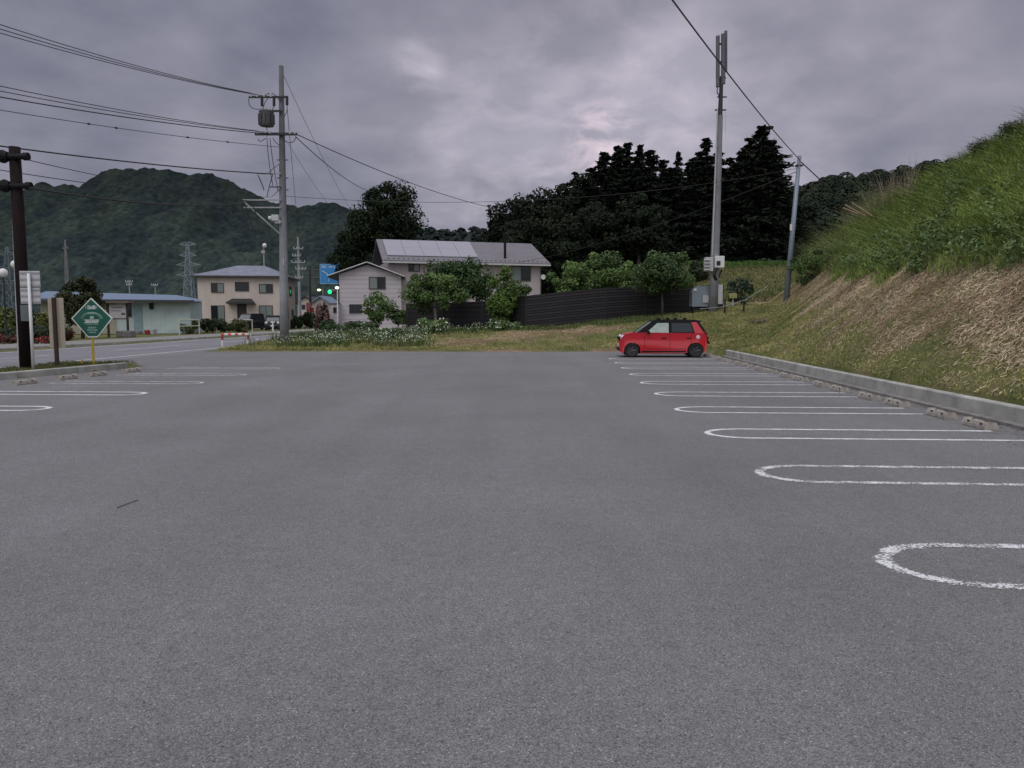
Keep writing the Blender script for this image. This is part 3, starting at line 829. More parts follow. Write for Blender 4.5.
# ------------------------------------------------------------------ the grove of cedars
cedars = [(575, 172, 104, 2.6), (592, 168, 101, 3.0), (604, 152, 96, 3.2), (617, 146, 99, 3.2), (628, 143, 97, 3.0), (641, 145, 101, 2.8), (651, 150, 95, 2.8), (663, 160, 104, 2.6),
          (678, 152, 108, 2.2), (690, 162, 100, 2.8), (699, 152, 97, 2.6), (707, 138, 95, 2.9), (719, 152, 102, 2.8), (731, 158, 98, 2.8), (742, 152, 101, 2.8), (750, 138, 95, 3.0),
          (763, 126, 92, 3.6), (772, 140, 97, 3.0), (636, 158, 90, 2.8), (672, 168, 90, 3.0), (612, 170, 90, 2.8), (722, 168, 88, 3.0), (752, 158, 88, 3.0), (778, 168, 90, 2.4), (586, 180, 92, 2.8), (648, 172, 88, 2.6), (692, 175, 87, 2.6)]
protos = []
for sd, cy in ((1, .95), (2, .8), (3, 1.1)):
    t, b = cedar_meshes(22, 4.1, sd, cyl=cy)
    protos.append((t, b))
pobjs = {}
for i, (px, py, Yc, w) in enumerate(cedars):
    top = P(px, py, Yc); gz = Hs(top.x, Yc) - .3; h = top.z - gz; k = i % 3
    if i == 16: lab = 'tallest pointed cedar near the right end of the dark grove'
    elif i == 11: lab = 'slim cedar spire standing up just left of the antenna pole'
    elif i == 4: lab = 'broad cedar at the middle of the grove reaching above its neighbours'
    else: lab = 'dark cedar in the dense grove behind the black fence'
    if k not in pobjs:
        root = thing('cedar_tree', (0, 0, 0), lab, 'tree', 'cedars of the dark grove')
        protos[k][0].build('trunk', M_trunk, root); protos[k][1].build('crown', M_leafd, root); pobjs[k] = root; o = root
    else: o = copy_tree(pobjs[k])
    o['label'] = lab
    o.location = (top.x, Yc, gz); o.rotation_euler = (0, 0, rng.uniform(0, 6.28)); s = h / 22
    ws = w / 4.1 * 1.95
    o.scale = (ws, ws, s)
gl = [(497, 212, 96, 2.6), (512, 196, 98, 3.4), (530, 188, 95, 3.4), (548, 184, 98, 3.4), (563, 178, 96, 3.2), (580, 178, 98, 3.0), (520, 215, 90, 3.6), (552, 208, 88, 3.8), (600, 195, 86, 3.6), (640, 195, 84, 3.6), (575, 205, 86, 3.4)]
lb = ['leftmost low leafy tree at the end of the dark grove', None, None, 'round topped leafy tree left of the cedars in the grove']
for i, (px, py, Yc, r) in enumerate(gl):
    top = P(px, py, Yc); gz = Hs(top.x, Yc); h = top.z - gz
    broad_tree('leafy_tree', (top.x, Yc, gz), (top.x, Yc, gz + h * .58), (r, r, h * .45), (lb[i] if i < 4 else None) or 'dark leafy tree filling the left part of the grove', n=46, per=130, size=.42,
               c0=(.008, .011, .008), c1=(.022, .031, .018), cl=.26, trunk_r=.22, leaf_m=M_leafd, group='leafy trees of the dark grove', jag=.35)
# big round dark tree behind the houses
top = P(380, 177, 92)
broad_tree('zelkova_tree', (top.x + 1, 92, .3), (top.x + .3, 92, 11.4), (6.1, 5.2, 7.9), 'large round dark tree standing behind the two houses', n=95, per=150, size=.36,
           c0=(.006, .011, .006), c1=(.022, .034, .016), cl=.22, trunk_r=.4, leaf_m=M_leafd, jag=.15)
top = P(352, 215, 90)
broad_tree('zelkova_tree', (top.x, 90, .3), (top.x, 90, 7.5), (2.6, 3, 4.8), 'lower dark tree on the left side of the large round tree', n=40, per=120, size=.34,
           c0=(.006, .011, .006), c1=(.02, .032, .016), cl=.26, trunk_r=.25, leaf_m=M_leafd, jag=.35)

# garden trees around the fence
def gtree(px, pyt, pyb, wpx, Yc, label, pbase=None, **k):
    """crown spans pyt..pyb in height and wpx in width"""
    t = P(px, pyt, Yc); bt = P(px, pyb, Yc); w = wpx / F * Yc / 2
    bx = P(pbase or px, 300, Yc).x; gz = Hs(bx, Yc)
    k['n'] = int(k.get('n', 20) * 1.25); k['per'] = int(k.get('per', 100) * .95); k['cl'] = k.get('cl', .3) * 1.15; k['jag'] = k.get('jag', .25) + .15
    return broad_tree(k.pop('name', 'garden_tree'), (bx, Yc, gz), (t.x, Yc, (t.z + bt.z) / 2 - .1), (w * 1.12, w, (t.z - bt.z) / 2 * 1.08), label, **k)
LG0, LG1 = (.03, .06, .015), (.12, .20, .055)
DG0, DG1 = (.02, .04, .014), (.07, .115, .035)
gtree(377, 291, 322, 34, 49, 'small light green sapling in front of the siding house', n=16, per=80, size=.15, c0=LG0, c1=LG1, trunk_r=.04, jag=.4, cl=.4)
gtree(398, 300, 326, 18, 50, 'narrow bushy sapling at the corner of the siding house', n=9, per=90, size=.15, c0=DG0, c1=LG1, trunk_r=.03, cl=.5)
gtree(433, 270, 309, 60, 44.5, 'round green tree with a pale trunk before the left end of the fence', pbase=437, n=34, per=150, size=.14, c0=DG0, c1=LG1, trunk_r=.09, trunk_m=M_trunk_p, cl=.28)
gtree(464, 254, 305, 66, 56, 'taller spreading green tree between the big house and the fence', n=42, per=150, size=.19, c0=DG0, c1=(.05, .10, .03), trunk_r=.13, cl=.27)
gtree(507, 276, 322, 40, 43.5, 'pointed light green tree in front of the bend of the fence', n=26, per=130, size=.15, c0=LG0, c1=(.09, .16, .03), trunk_r=.06, cl=.33, jag=.4)
gtree(505, 262, 282, 10, 43.5, 'thin young shoot rising above the pointed light green tree', n=6, per=60, size=.13, c0=LG0, c1=(.09, .16, .03), trunk_r=.03, cl=.5)
gtree(574, 258, 298, 58, 52, 'wide leafy tree behind the fence right of the big house', n=34, per=150, size=.19, c0=DG0, c1=LG1, trunk_r=.12, cl=.28, jag=.35)
gtree(607, 245, 298, 46, 53, 'leafy tree with a pointed top behind the fence', n=30, per=150, size=.19, c0=DG0, c1=LG1, trunk_r=.12, cl=.28, jag=.4)
gtree(662, 243, 300, 58, 41.8, 'round green tree on the bank in front of the fence beside the antenna pole', pbase=663, n=40, per=170, size=.14, c0=DG0, c1=(.075, .13, .04), trunk_r=.07, cl=.27, jag=.35)
gtree(632, 262, 298, 34, 50, 'low leafy tree behind the fence left of the round one', n=16, per=120, size=.18, c0=DG0, c1=LG1, trunk_r=.1, cl=.33)
gtree(741, 272, 303, 34, 47, 'dark thin bush on the slope right of the antenna pole', name='bush', cat='bush', n=12, per=45, size=.16, c0=(.015, .03, .02), c1=(.04, .07, .04), trunk_r=.03)

def bush(px, py, wpx, hpx, Yc, label, c0=DG0, c1=LG1, n=14, per=80, size=.12, name='bush', flowers=None, zb=None, group=None, cat='bush'):
    c = P(px, py, Yc); w = wpx / F * Yc / 2; h = hpx / F * Yc
    gz = Hs(c.x, Yc) if zb is None else zb
    root = thing(name, (c.x, Yc, gz), label, cat, group)
    cs = [np.array([c.x + rng.uniform(-w, w) * .8, Yc + rng.uniform(-w, w) * .6, gz + h * rng.uniform(.25, .8)]) for _ in range(n)]
    t = MB()
    for q in cs[:6]: t.tube([(c.x, Yc, gz - .1), Vector(q)], [.03, .012], 5)
    t.build('stem', M_trunk, root)
    b = MB(); leaves(b, cs, [np.array([w * .4, w * .4, h * .32]) for _ in cs], per, size, c0, c1); b.build('foliage', M_leaf, root)
    if flowers:
        b = MB(); nf = flowers[1]; k = rng.integers(0, len(cs), nf)
        p = np.array(cs)[k] + rand_dirs(nf) * np.array([w * .42, w * .42, h * .36]); p[:, 2] = np.maximum(p[:, 2], gz + h * .3)
        a = rand_dirs(nf); e = np.cross(a, rand_dirs(nf)); s = flowers[2]
        b.quads(p, a * s, e * s, np.tile(np.array(flowers[0], float), (nf, 1)) * rng.uniform(.7, 1.1, (nf, 1))); b.build('blossom', M_leaf, root)
    return root
bush(322, 318, 15, 26, 70, 'dusky pink flowering bush beside the small white shed', c0=(.03, .03, .02), c1=(.20, .11, .10), n=16, per=90, size=.22, zb=.2)
bush(328, 322, 14, 14, 66, 'dark green bush below the pink flowering bush', n=10, zb=.1, size=.2, c0=(.012, .025, .01), c1=(.04, .07, .03))
bush(360, 326, 40, 14, 46, 'leafy shrub at the foot of the siding house', n=14, size=.14, c0=(.02, .04, .015), c1=(.07, .11, .035))
bush(434, 333, 32, 14, 41, 'shrub dotted with white blossom under the pale trunked tree', flowers=((.6, .6, .6), 90, .05), size=.12)
bush(385, 338, 30, 12, 38, 'green shrub with a few white flowers on the verge', flowers=((.6, .6, .58), 60, .04), size=.1, c0=(.02, .05, .012), c1=(.06, .13, .03))
bush(505, 328, 30, 11, 41, 'low shrub with white blossom below the bend of the fence', flowers=((.6, .6, .6), 90, .045), size=.12)
bush(340, 328, 30, 12, 44, 'dark green weedy shrub on the verge before the shed', size=.13, c0=(.015, .035, .01), c1=(.05, .09, .03))
# left side gardens
bush(12, 312, 50, 30, 46, 'tall yellowish green bush at the left edge behind the brown pole', n=24, per=130, size=.2, c0=(.02, .035, .012), c1=(.11, .14, .04), zb=.12)
bush(48, 318, 26, 26, 46, 'yellow green bush behind the beige board', n=16, per=110, size=.18, c0=(.03, .045, .015), c1=(.15, .16, .05), zb=.12)
bush(-14, 306, 30, 40, 50, 'dark bush at the very left edge', n=16, per=120, size=.2, c0=DG0, c1=DG1, zb=.12)
bush(28, 326, 60, 16, 42, 'clipped dark green hedge behind the brown pole', n=26, per=110, size=.13, c0=(.012, .022, .01), c1=(.045, .06, .025), zb=.12, name='hedge', cat='hedge')
for i, (px, w, l) in enumerate([(8, 22, 'wide low red flowering azalea at the left edge of the road'), (40, 12, 'bright red azalea between the white post and the beige board'), (48, 9, 'small red azalea touching the beige board'), (68, 14, 'dark red flowering shrub left of the green diamond sign')]):
    bush(px, 334, w, [9, 8, 7, 13][i], 38.5 if i < 3 else 44, l, n=8, per=50, size=.1, c0=(.03, .03, .015), c1=(.09, .06, .03), flowers=([(.20, .045, .055), (.40, .06, .075), (.30, .05, .06), (.16, .035, .045)][i], 170, .05), zb=.12, name='azalea_bush')
# loquat-like dark tree between the signs and the green building
g = P(81, 300, 49)
broad_tree('garden_tree', (g.x, 49, .12), (g.x, 49, P(81, 304, 49).z), (1.65, 1.5, 1.85), 'dense dark green tree behind the green diamond sign', n=40, per=150, size=.17, c0=(.010, .018, .006), c1=(.05, .055, .018), cl=.3, trunk_r=.1)
bush(186, 324, 22, 14, 63, 'leafy bush beside the white guard rail at the building corner', size=.2, zb=.14, c0=(.03, .045, .015), c1=(.12, .14, .05))
bush(212, 325, 26, 14, 66, 'dark hedge bush in front of the beige house on the left', size=.2, zb=.14, c0=(.012, .024, .01), c1=(.05, .07, .03))
bush(237, 325, 20, 13, 66, 'yellow green bush beside the parked cars', size=.2, zb=.14, c0=(.02, .035, .01), c1=(.09, .10, .04))
bush(305, 320, 18, 16, 95, 'green hedge at the right of the beige house', size=.3, zb=.1, c0=(.015, .03, .01), c1=(.05, .085, .03))
bush(297, 322, 10, 12, 90, 'small hedge at the corner of the beige house', size=.3, zb=.1, c0=(.015, .03, .01), c1=(.05, .085, .03))

# ------------------------------------------------------------------ houses
def frame_at(pA, pB):
    """local frame: origin A, x along the front, y away from the viewer"""
    A = Vector(pA); d = Vector(pB) - A; d.z = 0; w = d.length; a = math.atan2(d.y, d.x)
    T = Matrix.Translation(A) @ Matrix.Rotation(a, 4, 'Z')
    return T, w
def face_uv(T, px, py, y0=0.0):
    """where the line of sight meets the facade plane, in its local x,z"""
    Ti = T.inverted(); o = Ti @ Vector((0, 0, HCAM)); q = Ti @ P(px, py, 50)
    k = (y0 - o.y) / (q.y - o.y); r = o + (q - o) * k
    return r.x, r.z
def window(T, root, px0, py0, px1, py1, m=None, split=2, name='window', y0=0.0, frame_m=None, local=None):
    if local: x0, z1, x1, z0 = local
    else:
        x0, z1 = face_uv(T, px0, py0, y0); x1, z0 = face_uv(T, px1, py1, y0)
    fr = MB(); fr.T = T; t = .07
    fr.box((x0 - t, y0 - .06, z1), (x1 + t, y0 + .02, z1 + t)); fr.box((x0 - t, y0 - .09, z0 - t), (x1 + t, y0 + .02, z0))
    fr.box((x0 - t, y0 - .06, z0), (x0, y0 + .02, z1)); fr.box((x1, y0 - .06, z0), (x1 + t, y0 + .02, z1))
    for i in range(1, split):
        xm = x0 + (x1 - x0) * i / split; fr.box((xm - .03, y0 - .05, z0), (xm + .03, y0 + .02, z1))
    w = fr.build(name, frame_m or M_frame, root)
    for i in range(split):
        xa = x0 + (x1 - x0) * i / split + (.03 if i else 0); xb = x0 + (x1 - x0) * (i + 1) / split - (.03 if i < split - 1 else 0)
        p = MB(); p.T = T; p.box((xa, y0 - .025 - .012 * i, z0), (xb, y0 + .015, z1))
        mm = (m[i % len(m)] if isinstance(m, (list, tuple)) else m) or M_glass
        p.build('pane', mm, w)
    return w

M_cream = mat('cream_render', (.47, .405, .375), .85, var=.12, scale=1.5, stretch=(1, 1, .25), bump=.1)
M_siding = siding_mat('pale_siding', (.43, .395, .425), .42, 2, .55)
M_wallbig = mat('pink_beige_wall', (.38, .33, .345), .85, var=.12, scale=1.5, stretch=(1, 1, .25))
M_mint = siding_mat('mint_metal_wall', (.40, .485, .49), .35, 0, .1, var=.12)
M_beigew = mat('beige_wall', (.33, .31, .25), .85, var=.1)
M_roofblue = siding_mat('blue_grey_roof', (.13, .18, .27), .4, 0, .2)
M_roofgrey = siding_mat('grey_tiled_roof', (.16, .17, .225), .28, 2, .25, var=.3)
M_roofbig = siding_mat('grey_roof', (.145, .135, .16), .16, 2, .3, var=.12)
M_roofdark = mat('dark_roof', (.02, .02, .022), .6)
M_solar = mat('solar_panel', (.25, .24, .30), .4, var=.02, spec=.5)
M_gutter = mat('dark_gutter', (.03, .028, .03), .5)

# --- beige two-storey house
Yh = 85
A = P(199, 330, Yh); A.z = .14; Bp = P(286, 330, Yh + 1.3); Bp.z = .14
T, w = frame_at(A, Bp)
root = thing('house', (T @ Vector((w / 2, 4, 0))), 'beige two storey house with a grey hipped roof across the road', 'house')
D = 7.6; eh = 6.0
b = MB(); b.T = T; b.box((0, 0, 0), (w, D, eh)); b.build('wall', M_cream, root)
b = MB(); b.T = T; o_ = .55
ev = [(-o_, -o_, eh), (w + o_, -o_, eh), (w + o_, D + o_, eh), (-o_, D + o_, eh)]
rg = [(w * .38, D / 2, eh + 1.4), (w * .70, D / 2, eh + 1.4)]
b.add(ev + rg, [[(0, 1, 5, 4)], [(2, 3, 4, 5)], [(1, 2, 5)], [(3, 0, 4)]]); rf = b.build('roof', M_roofgrey, root)
b = MB(); b.T = T; b.box((-o_, -o_, eh - .2), (w + o_, D + o_, eh - .01)); b.build('fascia', M_gutter, root)
for r_, m in (((211.5, 283.5, 223.5, 292), (M_glass, M_curt)), ((235.5, 282.5, 248.5, 290.5), M_glass), ((259.5, 284.5, 272.5, 292.5), (M_curt, M_glass)), ((211.5, 306, 224.5, 323), (M_glass, M_curt)), ((259.5, 306, 272.5, 324), (M_curt, M_curt))):
    window(T, root, *r_, m=m)
dx0, dz1 = face_uv(T, 237, 304); dx1, dz0 = face_uv(T, 247, 326)
b = MB(); b.T = T; b.box((dx0, -.05, .05), (dx1, .02, dz1)); d_ = b.build('door', M_dgrey, root)
b = MB(); b.T = T; b.box((dx0 + .12, -.09, 1.0), (dx0 + .16, -.06, 1.3)); b.build('handle', M_lgrey, d_)
cx0, cz = face_uv(T, 228, 303); cx1, _ = face_uv(T, 256, 303)
b = MB(); b.T = T; b.add([(cx0, -1.0, cz - .1), (cx1, -1.0, cz - .1), (cx1, 0, cz - .1), (cx0, 0, cz - .1), (cx0 + .5, -.05, cz + .5), (cx1 - .5, -.05, cz + .5), (cx0, -1, cz + .1), (cx1, -1, cz + .1)],
                        [[(0, 3, 2, 1)], [(0, 1, 7, 6)], [(6, 7, 5, 4)], [(0, 6, 4, 3)], [(1, 2, 5, 7)], [(3, 4, 5, 2)]]); b.build('canopy', M_roofdark, root)
# side windows
T2 = T @ Matrix.Translation((w, 0, 0)) @ Matrix.Rotation(math.pi / 2, 4, 'Z')
for lc in ((3.2, 4.9, 4.6, 3.9), (.8, 2.4, 2.0, 1.2), (4.6, 2.2, 5.6, 1.6)):
    window(T2, root, 0, 0, 0, 0, local=lc, split=1)
b = MB(); b.tube([T @ Vector((w + .05, -.06, 0)), T @ Vector((w + .05, -.06, eh - .2))], .05, 6); b.build('downpipe', M_gutter, root)

# --- pale green low building
A = P(42, 336, 60); A.z = .14; Bp = P(191, 331, 62.6); Bp.z = .14
T, w = frame_at(A, Bp)
root = thing('low_building', T @ Vector((w / 2, 3, 0)), 'long low pale green building with a blue grey metal roof', 'building')
x_, _ = face_uv(T, 117, 320)
b = MB(); b.T = T; b.box((x_, 0, 0), (w, 6, 2.75)); b.build('wall', M_mint, root)
b = MB(); b.T = T; b.box((0, 0.002, 0), (x_ - .002, 6, 2.75)); b.build('wall', M_beigew, root)['label'] = 'beige left part of the wall'
b = MB(); b.T = T; b.add([(-.6, -.9, 2.72), (w + .5, -.9, 2.62), (w + .2, 6.4, 2.9), (-.6, 6.4, 3.45), (-.6, -.9, 2.84), (w + .5, -.9, 2.74), (w - 1.6, 3.2, 3.25), (-.6, 3.2, 3.5)],
                        [[(4, 5, 6, 7)], [(0, 1, 5, 4)], [(0, 4, 7, 3)], [(1, 2, 6, 5)], [(3, 7, 6, 2)], [(0, 3, 2, 1)]]); b.build('roof', M_roofblue, root)
b = MB(); b.T = T; b.box((-.6, -.96, 2.50), (w + .5, -.905, 2.73)); b.build('gutter', M_gutter, root)
window(T, root, 150, 303.5, 153, 308.5, split=1)
window(T, root, 128, 304, 131, 316, split=1, m=M_glass)
d0, dz = face_uv(T, 133, 305); d1, _ = face_uv(T, 142, 305)
b = MB(); b.T = T; b.box((d0, -.04, .05), (d1, .01, dz)); b.build('door', mat('blue_grey_door', (.2, .28, .31), .6), root)

# --- small siding house with a gable
Yh = 72
A = P(340, 325, Yh); A.z = .4; Bp = P(401.5, 325, Yh + .6); Bp.z = .4
T, w = frame_at(A, Bp)
root = thing('house', T @ Vector((w / 2, 4, 0)), 'small two storey house with pale horizontal siding and a gable facing the car park', 'house')
_, ze = face_uv(T, 340, 273); _, zp = face_uv(T, 366, 263.5)
D = 9
b = MB(); b.T = T; b.prism([(0, -.3), (w, -.3), (w, ze - .25), (w * .46, zp - .12), (0, ze - .1)], 0, D); b.build('wall', M_siding, root)
b = MB(); b.T = T; xm = w * .46; th = .13
xl, zl_ = -1.05, ze - .42; xr, zr = w + .35, ze - .42
b.add([(xl, -.55, zl_), (xm, -.55, zp), (xr, -.55, zr), (xr, D + .4, zr), (xm, D + .4, zp), (xl, D + .4, zl_),
       (xl, -.55, zl_ + th), (xm, -.55, zp + th), (xr, -.55, zr + th), (xr, D + .4, zr + th), (xm, D + .4, zp + th), (xl, D + .4, zl_ + th)],
      [[(0, 1, 7, 6)], [(1, 2, 8, 7)], [(6, 7, 10, 11)], [(7, 8, 9, 10)], [(0, 5, 4, 1)], [(1, 4, 3, 2)], [(0, 6, 11, 5)], [(2, 3, 9, 8)], [(3, 4, 10, 9)], [(4, 5, 11, 10)]])
b.build('roof', M_roofdark, root)
b = MB(); b.tube([T @ Vector((xl, -.58, zl_ + .1)), T @ Vector((xm, -.58, zp + .1))], .05, 4); b.tube([T @ Vector((xm, -.58, zp + .1)), T @ Vector((xr, -.58, zr + .1))], .05, 4)
b.build('bargeboard', M_lgrey, root)
window(T, root, 369.5, 277.5, 385, 288.5, m=(M_curt, M_glass))
window(T, root, 350, 305, 361, 312.5, m=M_glass)
b = MB(); b.tube([T @ Vector((-.95, -.5, zl_)), T @ Vector((-.08, -.1, zl_ - .3)), T @ Vector((-.08, -.1, 0))], .045, 6); b.build('downpipe', M_gutter, root)
# shed
A = P(331, 325, Yh - 1); A.z = .2; Bp = P(339, 325, Yh - 1); Bp.z = .2
T3, w3 = frame_at(A, Bp)
root = thing('shed', A, 'tiny white lean-to shed attached left of the siding house', 'shed')
_, zs = face_uv(T3, 335, 304)
b = MB(); b.T = T3; b.box((0, 0, -.2), (w3 - .02, 1.5, zs)); b.build('wall', M_siding, root)
b = MB(); b.T = T3; b.box((-.08, -.12, zs), (w3, 1.55, zs + .08)); b.build('roof', mat('rusty_roof', (.12, .07, .06), .8), root)
window(T3, root, 334, 308, 336, 312, split=1)
b = MB(); b.tube([P(337.5, 327, 70.6), P(337.5, 289, 70.6)], .05, 8); o = b.build('post', M_white, None)
lamp = thing('street_lamp', P(337.5, 327, 70.6), 'slim white post with a small lit lamp at the left corner of the siding house', 'street lamp')
o.parent = lamp; o.location = Vector(o.location) - Vector(lamp.location)
M_lampw = mat('lamp_lit', (.8, .8, .7), .4, emit=((1, .95, .8), 2.2)); M_lampg = mat('signal_green_lit', (.05, .8, .35), .4, emit=((.0, .75, .22), 1.5))
b = MB(); b.sphere(P(337, 287.7, 70.5), .17, 10, 6, (1.1, .7, .7)); b.build('lamp_head', M_lampw, lamp, smooth=True)

# --- big house with solar roof
A = P(390, 325, 74); A.z = .6; Bp = P(541, 325, 78.5); Bp.z = .6
T, w = frame_at(A, Bp)
root = thing('house', T @ Vector((w / 2, 4, 0)), 'large pink beige house with solar panels on its long grey roof', 'house')
_, ze = face_uv(T, 460, 262.0); D = 8.2; rh = 2.3
b = MB(); b.T = T; b.box((0, 0, -.3), (w, D, ze)); b.build('wall', M_wallbig, root)
b = MB(); b.T = T; b.prism([(0, 0)] * 0 + [(0, ze), (0, ze + .001), (.05, ze)], 0, .01)
def slab(b, pts, th):
    n = len(pts); v = [tuple(p) for p in pts] + [(p[0], p[1], p[2] + th) for p in pts]
    b.add(v, [[tuple(range(n))[::-1]], [tuple(range(n, 2 * n))], [(i, (i + 1) % n, (i + 1) % n + n, i + n) for i in range(n)]])
b = MB(); b.T = T; oh = .75
slab(b, [(-oh, -oh, ze - .15), (w + oh, -oh, ze - .15), (w + oh * .3, D / 2, ze + rh), (-oh, D / 2, ze + rh)], .14)
slab(b, [(-oh, D / 2 + .003, ze + rh), (w + oh * .3, D / 2 + .003, ze + rh), (w + oh, D + oh, ze - .15), (-oh, D + oh, ze - .15)], .14)
roof = b.build('roof', M_roofbig, root)
b = MB(); b.T = T
for x in (w - .03,): b.add([(x, .01, ze - .05), (x, D - .01, ze - .05), (x, D / 2, ze + rh - .08), (x + .05, .01, ze - .05), (x + .05, D - .01, ze - .05), (x + .05, D / 2, ze + rh - .08)], [[(0, 1, 2)], [(5, 4, 3)]])
b.build('gable', M_wallbig, root)
b = MB(); b.T = T; b.box((-oh, -oh - .1, ze - .28), (w + oh, -oh - .01, ze - .12)); b.build('gutter', M_lgrey, root)
sl = (rh + .15) / (D / 2 + oh)
def rz(y, d=0): return ze - .15 + (y + oh) * sl + .14 + d
x0s, _ = face_uv(T, 386, 250, 1.0); x1s, _ = face_uv(T, 476, 250, 1.0)
for i in range(5):
    for j in range(2):
        b = MB(); b.T = T; xa = x0s + (x1s - x0s) * i / 5 + .015; xb = x0s + (x1s - x0s) * (i + 1) / 5 - .015
        ya = .15 + j * 1.85; yb = ya + 1.825
        slab(b, [(xa, ya, rz(ya, .06)), (xb, ya, rz(ya, .06)), (xb, yb, rz(yb, .06)), (xa, yb, rz(yb, .06))], .05)
        b.build('solar_panel', M_solar, roof)
b = MB(); b.T = T
for i in range(34):
    x = -.1 + (w + .5) * i / 33; b.box((x - .05, -.5, rz(-.5)), (x + .05, -.42, rz(-.5) + .10))
b.build('snow_guard', M_frame, roof)
b = MB(); xc, _ = face_uv(T, 505, 250, .3); b.T = T; b.tube([(xc, .3, rz(.3) - .3), (xc, .3, rz(.3) + 2.2)], .13, 10); b.tube([(xc, .3, rz(.3) + 2.2), (xc, .3, rz(.3) + 2.4)], .2, 10); b.build('chimney', M_black, root)
window(T, root, 512, 266.5, 530, 280.5, m=(M_curt, M_glass))
window(T, root, 409, 263.5, 419, 271, m=(M_glass, M_curt))
window(T, root, 440, 280, 456, 296, m=M_glass)
b = MB(); b.T = T; xd, zd = face_uv(T, 543, 277, -.2); b.disc((xd, -.3, zd), .26, 'y', .06, 16); b.build('satellite_dish', M_white, root)
b = MB(); b.tube([T @ Vector((w - .05, -.07, 0)), T @ Vector((w - .05, -.07, ze - .3))], .05, 6); b.build('downpipe', M_gutter, root)

# --- far houses beyond the traffic light
for (px, pyb, wpx, Yc, pe, pr, wm, rm, lab) in [
        (306, 322, 16, 150, 302, 297, M_cream, M_roofdark, 'small far house with a dark gable left of the dark sign pole'),
        (321, 322, 22, 140, 305, 297, M_wallbig, M_roofblue, 'far house with a pale sloping roof behind the dark sign pole')]:
    A = P(px - wpx / 2, pyb, Yc); A.z = .1; Bp = P(px + wpx / 2, pyb, Yc); Bp.z = .1
    T, w = frame_at(A, Bp); root = thing('house', A, lab, 'house')
    _, ze = face_uv(T, px, pe); _, zr_ = face_uv(T, px, pr)
    b = MB(); b.T = T; b.prism([(0, -.2), (w, -.2), (w, ze), (w / 2, zr_ - .1), (0, ze)], 0, 8); b.build('wall', wm, root)
    b = MB(); b.T = T; slab(b, [(-.5, -.5, ze - .3), (w / 2, -.5, zr_), (w / 2, 8.5, zr_), (-.5, 8.5, ze - .3)], .25); slab(b, [(w / 2 + .01, -.5, zr_), (w + .5, -.5, ze - .3), (w + .5, 8.5, ze - .3), (w / 2 + .01, 8.5, zr_)], .25)
    b.build('roof', rm, root)
    window(T, root, px - 4, pe + 3, px - 1, pe + 7, split=1)

# ------------------------------------------------------------------ fence
M_fence = mat('fence_board', (.010, .0075, .0115), .7, var=.3, scale=3)
M_fpost = mat('fence_post', (.003, .003, .004), .6)
fence_pts = [(407, 303.5, 333, 48.5), (444, 302.5, 333, 46.5), (482, 301, 333, 45), (526, 295.5, 330, 43), (566, 291, 326, 42.9), (606, 287.5, 322, 43), (645, 286, 319, 43.4), (684, 285.5, 318, 43.8), (722, 285, 317, 44.2)]
root = thing('slat_fence', P(560, 328, 43), 'long black horizontal board fence along the top of the bank', 'fence')
pp = [(P(a, t, Yc), P(a, bt, Yc)) for a, t, bt, Yc in fence_pts]
for i in range(len(pp) - 1):
    (ta, ba), (tb, bb_) = pp[i], pp[i + 1]; b = MB(); nb = 13
    for k in range(nb):
        f0 = (k + .10) / nb; f1 = (k + .86) / nb
        a0, a1 = ba.lerp(ta, f0), ba.lerp(ta, f1); c0_, c1_ = bb_.lerp(tb, f0), bb_.lerp(tb, f1)
        n_ = Vector((0, .02, 0))
        t_ = Vector((0, -.012, 0)) if k % 2 else Vector((0, 0, 0)); a0, c0_ = a0 + t_, c0_ + t_
        b.add([tuple(a0), tuple(c0_), tuple(c1_), tuple(a1), tuple(a0 + n_), tuple(c0_ + n_), tuple(c1_ + n_), tuple(a1 + n_)], [[(0, 1, 2, 3)], [(7, 6, 5, 4)], [(0, 4, 5, 1)], [(3, 2, 6, 7)], [(0, 3, 7, 4)], [(1, 5, 6, 2)]])
    b.build('board_panel', M_fence, root)
    bk = MB(); n_ = Vector((0, .06, 0)); bk.add([tuple(q + n_ + Vector((0, 0, -.02))) for q in (ba, bb_, tb, ta)], [[(0, 1, 2, 3)]])
    bk.build('shade_backing', M_fpost, root)  # near-black sheet stands in for shade in the board gaps
for t_, b_ in pp:
    b = MB(); b.box((b_.x - .05, b_.y - .012, b_.z - .6), (b_.x + .05, b_.y + .05, t_.z + .02)); b.build('fence_post', M_fpost, root)

# ------------------------------------------------------------------ antenna pole and cabinets
Yc = 41.0
base = P(713, 314, Yc); tp = P(721, 88, Yc); gz = Hs(base.x, Yc); base.z = gz
root = thing('antenna_pole', base, 'tall concrete pole with two grey phone antennas at its top and boxes at its side', 'antenna pole')
tp.x = base.x + .1
sh = P(721, 88, Yc).x - base.x
top = Vector((base.x + sh, Yc, tp.z))
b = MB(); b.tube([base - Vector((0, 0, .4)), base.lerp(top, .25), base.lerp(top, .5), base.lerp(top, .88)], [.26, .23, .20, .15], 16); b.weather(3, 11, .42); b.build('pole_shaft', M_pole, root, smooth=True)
b = MB(); b.tube([base.lerp(top, .87), top + Vector((.02, 0, .6))], [.13, .09], 12); b.build('dark_sleeve', M_dgrey, root)
for (px, y0, y1, r, lb_) in ((717.8, 36, 87, .10, 0), (723.2, 34, 84, .11, 1), (725.8, 31, 72, .08, 2)):
    b = MB(); o_ = .22 if lb_ == 2 else 0
    b.tube([P(px, y1, Yc + o_), P(px, y0, Yc + o_)], r, 10); b.build('antenna', mat('antenna_grey', (.075, .08, .095), .5), root)
b = MB()
